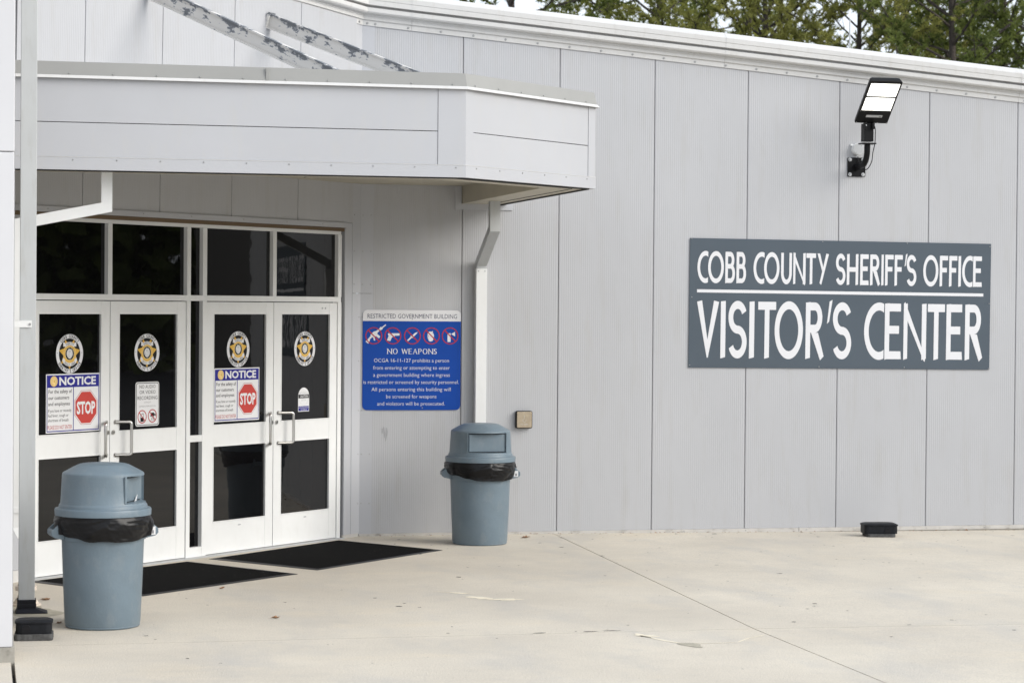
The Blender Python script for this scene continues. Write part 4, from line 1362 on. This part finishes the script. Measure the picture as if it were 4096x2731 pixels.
# ================================================================== FLOODLIGHT
fl = thing('floodlight', 'lit black floodlight on a curved wall arm above the big grey sign', 'floodlight', (4.789, -0.004, 3.4645))
MB().prism(rrect(-.0905, .0905, -.0915, .0915, .01), 0, .008).build('wall_plate', 'black_metal', fl, rot=WALLROT)
for x in (-.067, .067):
    for z in (-.070, .072):
        MB().cyl((x, -.008, z), (0, -1, 0), .0185, .003, 18).build('washer', 'galv', fl)
        MB().cyl((x, -.011, z), (0, -1, 0), .009, .010, 6).build('bolt', 'galv', fl)
arm = [(0.0, -.006, 0.0), (0, -.12, 0.004)]
for k in range(1, 9):
    t = R(k / 8 * 90)
    arm.append((0, -.14 - .14 * math.sin(t), .006 + .14 - .14 * math.cos(t)))
arm.append((0, -.28, .215))
MB().tube(arm, .0285, 18).cyl((0, -.006, 0), (0, -1, 0), .034, .02, 18).build('arm', 'black_metal', fl, smooth=R(40))
sf = MB().box((-.046, -.326, .225), (.046, -.234, .395)).box((-.070, -.335, .200), (.072, -.225, .213)).box((-.03, -.31, .39), (.04, -.25, .425))
sf.box((-.046, -.345, .34), (-.028, -.30, .405)).box((.02, -.36, .34), (.044, -.30, .395))
sfo = sf.build('slip_fitter', 'black_metal', fl, bevel=.003)
for z in (.245, .295):
    MB().cyl((.046, -.28, z), (1, 0, 0), .006, .018, 8).build('set_screw', 'galv', sfo)
MB().cyl((-.037, -.345, .375), (0, -1, 0), .006, .003, 8).build('set_screw', 'galv', sfo)
cab = [(0.03, -.30, .40), (.056, -.33, .36), (.060, -.33, .28), (.056, -.33, .20), (.04, -.325, .12), (.036, -.30, .03), (.03, -.20, -.03), (0.02, -.1, -.012), (.012, -.03, .05), (.006, -.02, .11)]
cab2 = []
for k in range(len(cab) - 1):
    p0, p1, p2, p3 = (Vector(cab[max(0, min(len(cab) - 1, k + q))]) for q in (-1, 0, 1, 2))
    for q in range(5):
        u = q / 5
        cab2.append(.5 * (2 * p1 + (p2 - p0) * u + (2 * p0 - 5 * p1 + 4 * p2 - p3) * u * u + (3 * p1 - p0 - 3 * p2 + p3) * u ** 3))
cab2.append(Vector(cab[-1]))
MB().tube(cab2, .0045, 8).build('cable', 'black', fl, smooth=R(60))
# head: local x width, y up along the head, z = lit side
hd = bpy.data.objects.new('lamp_head', None)
ux = Vector((1, 0, 0)); uy = Vector((0, -.38, .355)).normalized(); uz = ux.cross(uy)
mx_ = Matrix((ux, uy, uz)).transposed().to_4x4()
hm = MB()
HW = .163
L_ = .525
out_l = [(-HW, 0), (HW, 0), (HW, .10), (HW, L_ - .01), (HW - .012, L_), (-HW + .012, L_), (-HW, L_ - .01), (-HW, .1)]
rings = []
for z, e in ((0.0, 0.0), (-.02, 0.002), (-.05, .012), (-.062, .03)):
    rings.append([(x * (1 - e / HW), e * .4 + y * (1 - e * 1.2), z) for x, y in out_l])
hm.loft(rings)
mtx = mx_.copy()
mtx.translation = Vector((0.022, -.315, .398))
headob = hm.build('lamp_head', 'black_metal', fl, bevel=.002)
headob.matrix_local = mtx
for k in range(9):
    y = .15 + k * .04
    MB().box((-HW + .07, y, -.085), (HW - .07, y + .006, -.055)).build('cooling_fin', 'black_metal', headob)
MB().box((-HW + .02, .165, .0), (HW - .02, .321, .006)).build('led_panel', 'led', headob, bevel=.003)
MB().box((-HW + .02, .343, .0), (HW - .02, .496, .006)).build('led_panel', 'led', headob, bevel=.003)
MB().box((-.075, .075, .0005), (.085, .103, .0015)).build('rating_label', 'palegrey', headob)
MB().box((.055, .081, .0016), (.075, .087, .0022)).build('label_mark', 'black', headob)
for x, y in ((-.15, .012), (-.05, .008), (.06, .008), (.15, .012), (-.15, .155), (.15, .155)):
    MB().cyl((x, y, 0), (0, 0, 1), .004, .003, 8).build('screw', 'screwmetal', headob)
jb = thing('junction_box', 'small round grey electrical box on the wall under the floodlight head', 'junction box', (4.789, -.004, 3.636))
MB().cyl((0, 0, 0), (0, -1, 0), .054, .045, 28).build('housing', 'doorpaint', jb, smooth=R(40))
MB().cyl((0, -.0455, 0), (0, -1, 0), .051, .006, 28).build('cover', 'galv', jb, smooth=R(40))
for x, z in ((.032, .03), (-.022, -.034)):
    MB().cyl((x, -.0515, z), (0, -1, 0), .0045, .002, 8).build('screw', 'screwmetal', jb)
MB().box((-.062, -.008, .028), (-.035, 0, .048)).build('mounting_ear', 'doorpaint', jb, bevel=.002)
MB().cyl((0, -.02, -.05), (0, 0, -1), .012, .022, 10).build('cable_gland', 'galv', jb)

# ================================================================== TRASH CANS
def lathe(prof, n=96, fn=None):
    rings = []
    for z, r in prof:
        ring = []
        for k in range(n):
            a = 2 * math.pi * k / n
            rr = r if fn is None else fn(r, a, z)
            ring.append((rr * math.sin(a), -rr * math.cos(a), z))
        rings.append(ring)
    return MB().loft(rings, caps=True)
def trash_can(loc, flap_rot, body_rot, seed, lab, view):
    t = thing('trash_can', lab, 'trash can', loc, (0, 0, 0), 'grey dome-lidded trash cans')
    br = (0, 0, body_rot)
    body = lathe([(0.0, .225), (0.002, .236), (.012, .243), (.016, .240), (.03, .245), (.30, .257), (.565, .2665), (.573, .268), (.575, .279), (.62, .281), (.735, .286)]).build('can_body', 'can', t, rot=br, smooth=R(35))
    for sx in (-1, 1):
        h = MB()
        arm_p = [(sx * .268, .690), (sx * .296, .686), (sx * .348, .640), (sx * .350, .612), (sx * .330, .592), (sx * .268, .578)]
        if sx < 0:
            arm_p = arm_p[::-1]
        for y_ in (-.082, .068):
            h.loft([[(x, y_, z) for x, z in arm_p], [(x, y_ + .014, z) for x, z in arm_p]])
        bar_p = [(sx * .333, .646), (sx * .349, .638), (sx * .351, .612), (sx * .334, .594), (sx * .326, .602), (sx * .336, .616)]
        if sx < 0:
            bar_p = bar_p[::-1]
        h.loft([[(x, -.0815, z) for x, z in bar_p], [(x, .0815, z) for x, z in bar_p]])
        h.build('handle', 'can', t, rot=br, bevel=.003)
    # bag skirt
    rnd = random.Random(seed)
    n, mrows = 220, 22
    rings = []
    sd_ = seed * 7.3
    for j in range(mrows + 1):
        v = j / mrows
        ring = []
        for k in range(n):
            a = 2 * math.pi * k / n
            front = 0.5 + 0.5 * math.cos(a - R(12))
            zb = .668 - .098 * front ** 1.2 + .012 * noise.noise(Vector((math.cos(a) * 3, math.sin(a) * 3, sd_)))
            z = .742 + (zb - .742) * v
            r = .300 + .014 * math.sin(math.pi * min(1, v * 1.15)) - .008 * v + (.02 if abs(math.sin(a)) > .93 else 0) * v
            x_, y_ = math.cos(a), math.sin(a)
            w1 = noise.noise(Vector((a * 3.5 + v * 2.8, v * 2.0, sd_)))
            w2 = noise.noise(Vector((a * 13 - v * 6, v * 5, sd_ + 4)))
            w3 = 1 - abs(noise.noise(Vector((a * 2.2 + v * 2.0, v * 5.5 - abs(math.sin(a / 2)) * 4, sd_ + 9)))) * 2.4
            amp = min(1, v * 4) * .010
            r += amp * (w1 * .9 + w2 * .22 + w3 * .55)
            ring.append((r * math.sin(a), -r * math.cos(a), z))
        rings.append(ring)
    rings.append([(p[0] * .955, p[1] * .955, p[2] + .006) for p in rings[-1]])
    MB().loft(rings, caps=False).build('liner_bag', 'bag', t, rot=(0, 0, view), smooth=R(70))
    # dome lid with a flat recessed opening
    d0 = .207
    za, zb_ = .818, .990
    hw = .172
    def fn(r, a, z):
        if not (za - .0005 <= z <= zb_ + .0005):
            return r
        x = math.sin(a); y = math.cos(a)
        if y > 0.2:
            lim = d0 / y
            if lim < r:
                if abs(lim * x) < hw and za + .004 < z < zb_ - .004:
                    return (d0 - .016) / y
                return lim
        return r
    prof = [(.7445, .296), (.735, .308), (.733, .312), (.768, .3135), (.776, .310), (.780, .298), (.782, .289), (.800, .285), (.806, .279), (.812, .2765), (.8165, .2765),
            (.8185, .2755), (.8225, .2755), (.8235, .2752), (.90, .271), (.9845, .2665), (.9855, .2665), (.9895, .2663), (.9915, .266), (1.003, .2645), (1.009, .260), (1.0125, .254),
            (1.030, .222), (1.047, .190), (1.058, .168), (1.063, .154), (1.066, .140), (1.070, .09), (1.0725, .01)]
    lathe(prof, 240, fn).build('dome_lid', 'can', t, rot=(0, 0, flap_rot), smooth=R(28))
    fp = MB().box((-hw + .009, -(d0 + .001), .827), (hw - .009, -(d0 - .012), .981)).build('flap', 'can', t, rot=(0, 0, flap_rot), bevel=.004)
    MB().box((-hw - .001, -(d0 - .010), .8195), (hw + .001, -(d0 - .0165), .9885)).build('opening', 'dark_gap', t, rot=(0, 0, flap_rot))
    for sx in (-1, 1):
        MB().prism([(sx * hw, -d0 + .004), (sx * (hw + .012), -d0 + .0), (sx * (hw + .012), -d0 - .006), (sx * (hw + .002), -d0 - .012)], .820, .992).build('flap_jamb', 'can', t, rot=(0, 0, flap_rot))
    MB().prism(rrect(-.022, .022, -.008, .008, .006), 0, .0015).build('maker_plate', 'can', fp, (-.105, -(d0 + .001), .845), (R(90), 0, 0))
    MB().box((.292, -.0850, .598), (.330, -.0835, .652)).build('barcode_label', 'white_paper', t, rot=br)
    MB().box((.303, -.0856, .606), (.319, -.0851, .628)).build('barcode', 'greytext', t, rot=br)
    return t
trash_can((0.962, -0.80, gz(.96)), R(4), R(-6), 3, 'grey dome-lidded trash can against the wall below the blue sign', R(8))
c1 = trash_can((-2.602, -5.66, 0), R(68), R(8), 8, 'grey dome-lidded trash can in front of the left doors', R(4))
MB().add([(0, 0, 0), (.05, 0, 0), (.03, 0, .05)], [(0, 1, 2)]).build('paper_scrap', 'white_paper', c1, (.196, -.09, .822), (R(15), 0, R(70)))

# ================================================================== BAIT STATIONS
def bait(loc, rz, lab, wid, depth, hb, hl, base_w, base_h, arch_x, tilt=0):
    t = thing('bait_station', lab, 'bait box', loc, (0, 0, rz), 'black bait boxes on the ground')
    def dshape(w_, d_, grow=0.0):
        return rrect(-w_ / 2 - grow, w_ / 2 + grow, -d_ / 2 - grow, d_ / 2 + grow, .038, 6)
    MB().prism(rrect(-base_w / 2, base_w / 2, -depth / 2 - .008, depth / 2 + .008, .03), 0, base_h).build('paver_base', 'paver', t, bevel=.004)
    rings = []
    for z, g_ in ((base_h + .001, 0.0), (base_h + hb * .5, .001), (base_h + hb, .0)):
        rings.append([(x, y, z) for x, y in dshape(wid - .02, depth - .02, g_)])
    MB().loft(rings).build('box_body', 'bait', t, smooth=R(40))
    z0 = base_h + hb
    rings = []
    for z, g_ in ((z0 + .0005, .004), (z0 + .003, .006), (z0 + .011, .006), (z0 + .014, .002), (z0 + hl - .003, -.012), (z0 + hl, -.03)):
        rings.append([(x, y, z) for x, y in dshape(wid - .02, depth - .02, g_)])
    MB().loft(rings).build('lid', 'bait', t, smooth=R(30))
    ar = [(-.028, 0), (.028, 0)] + arcpts(0, .028, .028, .028, 0, 180, 10)
    y_ = -(depth - .02) / 2 + .004
    MB().prism(ar, 0, .012).build('entry_hole', 'black', t, (arch_x, y_ + .002, base_h + .004), (R(90), 0, 0))
    return t
bait((-3.055, -6.18, 0), R(-3), 'black bait box on a dark paver next to the tall downspout', .242, .20, .064, .024, .24, .040, -.045)
bait((4.86, -0.50, gz(4.85)), R(-8), 'black bait box at the foot of the wall under the big grey sign', .335, .23, .074, .024, .27, .030, .06)

# ================================================================== DOOR MATS
def floor_mat(pts, lab):
    t = thing('door_mat', lab, 'mat', (0, 0, 0), (0, 0, 0), 'black door mats')
    c = Vector((sum(p[0] for p in pts) / 4, sum(p[1] for p in pts) / 4))
    P = [Vector(p) for p in pts]
    ins = [p + (c - p).normalized() * .06 for p in P]
    MB().loft([[(p.x, p.y, .0012) for p in P], [(p.x, p.y, .003) for p in P], [(p.x, p.y, .0075) for p in ins]], caps=False).build('rubber_border', 'mat_edge', t)
    # pile as a grid with a gentle ripple
    n = 24
    mb = MB()
    rows = []
    for i in range(n + 1):
        row = []
        for j in range(n + 1):
            u, v = i / n, j / n
            p = ins[0] * (1 - u) * (1 - v) + ins[1] * u * (1 - v) + ins[2] * u * v + ins[3] * (1 - u) * v
            edge = min(u, 1 - u, v, 1 - v)
            row.append((p.x, p.y, .0075 + .004 * min(1, edge * 12) + .002 * noise.noise(Vector((p.x * 3, p.y * 3, 2)))))
        rows.append(row)
    mb.loft(rows, caps=False, closed=False)
    mb.build('carpet_pile', 'mat_pile', t)
    return t
floor_mat([(-1.53, -1.74), (-0.76, -2.69), (0.52, -1.335), (-0.235, -0.36)], 'black door mat at the right pair of doors reaching toward the wall trash can')
floor_mat([(-3.02, -3.12), (-2.235, -4.14), (-0.95, -2.93), (-1.72, -1.90)], 'black door mat at the left pair of doors partly behind the near trash can')

# ================================================================== DRY LEAVES, LIGHTNING ROD
def leaf(loc, rz, size, lab, seed):
    rnd = random.Random(seed)
    pts = []
    for k in range(14):
        a = 2 * math.pi * k / 14
        q = (1.0 if k % 2 else .62) * rnd.uniform(.8, 1.1)
        pts.append((size * q * math.cos(a), size * .55 * q * math.sin(a)))
    mb = MB()
    vs = [(x, y, .004 + .35 * abs(y) + .01 * rnd.random()) for x, y in pts] + [(0, 0, .003)]
    mb.add(vs, [(k, (k + 1) % 14, 14) for k in range(14)])
    mb.add([(0, 0, .004), (-size * 1.5, .004, .006), (-size * 1.5, -.003, .006)], [(0, 1, 2)])
    o = mb.build('dry_leaf', 'leaf', None, loc, (0, 0, rz))
    o['label'] = lab; o['category'] = 'leaf'; o['group'] = 'dry leaves on the concrete'
leaf((-1.44, -5.49, 0), .3, .04, 'curled brown dry leaf on open concrete right of the near trash can', 1)
leaf((-1.63, -3.79, 0), .5, .028, 'small dry leaf just past the front edge of the left door mat', 2)
leaf((1.48, -.39, gz(1.5)), .1, .05, 'brown dry leaf beside the wall trash can', 3)
leaf((-2.93, -4.27, 0), -.2, .045, 'pale dry leaf between tall downspout and near trash can, farther back', 4)
leaf((-2.875, -5.50, 0), .9, .035, 'pale curled dry leaf touching the base of the near trash can', 5)
rl = random.Random(12)
lit = MB()
for k in range(150):
    x = rl.uniform(0.15, 6.8)
    y = -0.015 - abs(rl.gauss(0, .028))
    if 0.7 < x < 1.25:
        y -= .02
    a = rl.random() * 6.28
    q = rl.uniform(.004, .013) * (2.2 if rl.random() < .08 else 1)
    z = gz(x, y) + .0015
    c, d = math.cos(a), math.sin(a)
    lit.add([(x - q * c, y - q * d, z), (x + q * .4 * d, y - q * .4 * c, z + q * .5), (x + q * c, y + q * d, z + q * .2), (x - q * .3 * d, y + q * .3 * c, z)], [(0, 1, 2), (0, 2, 3)])
lo = lit.build('leaf_litter', 'leaf', kind='stuff')
lo['label'] = 'thin line of brown leaf litter along the foot of the right wall'
lo['category'] = 'litter'
rod = thing('lightning_rod', 'thin pointed metal lightning rod standing up from the roof edge', 'rod', (4.826, 0.30, 4.58))
MB().tube([(0, 0, 0), (0, 0, .30), (0, 0, .368)], [.0075, .0075, .0008], 8).build('spike', 'galv', rod)
MB().box((-.03, -.03, -.02), (.03, .03, .012)).build('foot', 'galv', rod)

# ================================================================== TREES
def pine(seed, H, zc0, spread, ntuft, droop, leafmat, needle=0.17, per=26, crown_r=2.6):
    rnd = random.Random(seed)
    tr = MB()
    trunk = []
    N = 14
    bx, by = rnd.uniform(-.5, .5), rnd.uniform(-.4, .4)
    for k in range(N + 1):
        f = k / N
        trunk.append(Vector((bx * math.sin(f * 2.1) + .12 * noise.noise(Vector((f * 4, seed, 0))), by * math.sin(f * 1.8) + .12 * noise.noise(Vector((f * 4, seed, 5))), H * f)))
    rads = [.105 * (1 - k / N) ** .8 * H / 14 + .015 for k in range(N + 1)]
    tr.tube(trunk, rads, 8)
    def tp(z):
        f = max(0, min(.9999, z / H)) * N
        i = int(f)
        return trunk[i].lerp(trunk[i + 1], f - i)
    tufts = []
    nb = 84
    for b in range(nb):
        f = (b + rnd.random()) / nb
        z = zc0 + (H - zc0 - .2) * f
        prof = min(1, (1 - f) * 1.9) ** .7 * (.65 + .35 * min(1, f * 4))
        Lb = crown_r * prof * rnd.uniform(.65, 1.15) + .25
        az = b * 2.4 + rnd.uniform(-.5, .5)
        el = R(rnd.uniform(5, 35) + 20 * f) - droop
        p0 = tp(z)
        d = Vector((math.cos(az) * math.cos(el), math.sin(az) * math.cos(el), math.sin(el)))
        pts = []
        ns = 6
        for k in range(ns + 1):
            q = k / ns
            p = p0 + d * Lb * q + Vector((0, 0, .14 * Lb * q * q))
            p += Vector((noise.noise(Vector((q * 3, b, seed))), noise.noise(Vector((q * 3, b, seed + 3))), noise.noise(Vector((q * 3, b, seed + 7))))) * .16 * Lb * q
            pts.append(p)
        r0 = .009 + .009 * Lb
        tr.tube(pts, [r0 * (1 - .8 * k / ns) for k in range(ns + 1)], 5)
        # side twigs carry the needle tufts
        nt_ = max(3, int(ntuft / nb * (Lb / crown_r) * 1.5))
        for k in range(nt_):
            q = .28 + .72 * (k + rnd.random()) / nt_
            i = min(ns - 1, int(q * ns))
            p = pts[i].lerp(pts[i + 1], q * ns - i)
            td = (d * .7 + Vector((rnd.uniform(-1, 1), rnd.uniform(-1, 1), rnd.uniform(-.35, .8)))).normalized()
            tl = rnd.uniform(.12, .55) * spread
            e = p + td * tl
            if k % 3 == 0:
                tr.tube([p, e], [.008, .004], 3)
            tufts.append((e, td))
            if rnd.random() < .5:
                tufts.append((p + td * tl * .55, td))
    cr_v, cr_f = [], []
    for e, td in tufts:
        s_ = rnd.uniform(.7, 1.25)
        for k in range(per):
            nd = (td * .55 + Vector((rnd.gauss(0, 1), rnd.gauss(0, 1), rnd.gauss(0, 1))).normalized()).normalized()
            base = e - td * rnd.uniform(0, .16) * s_
            ln = needle * s_ * rnd.uniform(.7, 1.2)
            sdv = nd.orthogonal().normalized()
            sdv = (Matrix.Rotation(rnd.uniform(0, 6.28), 3, nd) @ sdv) * rnd.uniform(.012, .021)
            o = len(cr_v)
            tip = base + nd * ln
            cr_v += [tuple(base - sdv), tuple(base + sdv), tuple(tip)]
            cr_f.append((o, o + 1, o + 2))
    t_me = tr
    c_mb = MB(); c_mb.v = [Vector(v) for v in cr_v]; c_mb.f = cr_f
    return t_me, c_mb
PROTO = [pine(1, 14.5, 2.2, 1.0, 1500, R(4), 'pine_dark', .125, 24, 3.0), pine(2, 13.5, 2.0, 1.05, 2300, R(0), 'pine_mid', .105, 20, 3.1),
         pine(3, 15.5, 3.0, .9, 1050, R(10), 'pine_dark', .14, 24, 2.7)]
cam_p = Vector((-3.4182, -21.2870, 0))
def at_px(px, dist):
    a = R(12.8162) + math.atan((px - 2048) / 9423.3)
    return (cam_p.x + math.sin(a) * dist, cam_p.y + math.cos(a) * dist)
pmeshes = []
TREES = [(2080, 50, 2, 'pine_dark', .3, .95, 'sparse dark pine at the left end of the row behind the roof'),
         (2400, 60, 2, 'pine_mid', 2.1, 1.0, 'thin crowned pine with wide sky gaps, second from the left behind the roof'),
         (2680, 56, 1, 'pine_mid', 1.2, 1.0, 'dense mid green pine left of the yellowish trees behind the roof'),
         (2930, 66, 0, 'pine_dark', 4.0, 1.1, 'dark pine standing farther back between the green and yellowish trees'),
         (3080, 54, 1, 'pine_yellow', 3.3, 1.0, 'yellow green tree left of the lightning rod behind the roof'),
         (3330, 52, 1, 'pine_yellow', 5.1, .9, 'yellow green tree right behind the lightning rod'),
         (3560, 62, 0, 'pine_mid', 2.7, 1.05, 'olive green pine between the lightning rod and the dark trunked pine'),
         (3815, 50, 0, 'pine_dark', 1.55, 1.0, 'dark pine with plain upright trunk behind the roof at right'),
         (4040, 58, 2, 'pine_dark', 5.6, 1.0, 'dark green pine near the right edge behind the roof'),
         (4190, 51, 1, 'pine_dark', .8, .95, 'dense dark pine cut off by the right edge behind the roof'),
         (2860, 78, 2, 'pine_mid', .2, 1.15, 'farthest pale green pine seen through the row behind the roof'),
         (3720, 80, 1, 'pine_mid', 3.9, 1.1, 'distant green tree seen past the dark trunked pine')]
cache = {}
for px, dist, k, lm, rz, s, lab in TREES:
    x, y = at_px(px, dist)
    t = thing('pine_tree', lab, 'tree', (x, y, -.2), (0, 0, rz), 'pines behind the building')
    t.scale = (s, s, s)
    if k not in cache:
        tk = PROTO[k][0].build('trunk', 'bark', t, smooth=R(60))
        cache[k] = tk
    else:
        tk = share(cache[k], t)
    key = (k, lm)
    if key not in cache:
        cr = PROTO[k][1].build('crown', lm, t)
        cache[key] = cr
    else:
        share(cache[key], t)

# unseen woods added at the right so that the glass reflects something dark
def woods(name, x0, y0, x1, y1, h, n, seed):
    rnd = random.Random(seed)
    v, f = [], []
    for i in range(n):
        u = rnd.random()
        zz = h * rnd.random() ** .8 * (0.75 + .25 * math.sin(u * 25 + math.sin(u * 61)))
        c = Vector((x0 + (x1 - x0) * u + rnd.uniform(-2, 2), y0 + (y1 - y0) * u + rnd.uniform(-2, 2), zz))
        a = Vector((rnd.gauss(0, 1), rnd.gauss(0, 1), rnd.gauss(0, 1))).normalized() * rnd.uniform(.3, .9)
        b = a.orthogonal().normalized() * rnd.uniform(.2, .7)
        o = len(v)
        v += [c - a, c + b, c + a, c - b]
        f.append((o, o + 1, o + 2, o + 3))
    mb = MB(); mb.v = v; mb.f = f
    ob = mb.build(name, 'pine_dark', kind='stuff')
    ob['label'] = 'dark belt of unseen woods added for the glass reflections'
    ob['category'] = 'woods'
woods('woods', 55, -70, 60, 30, 20, 26000, 3)
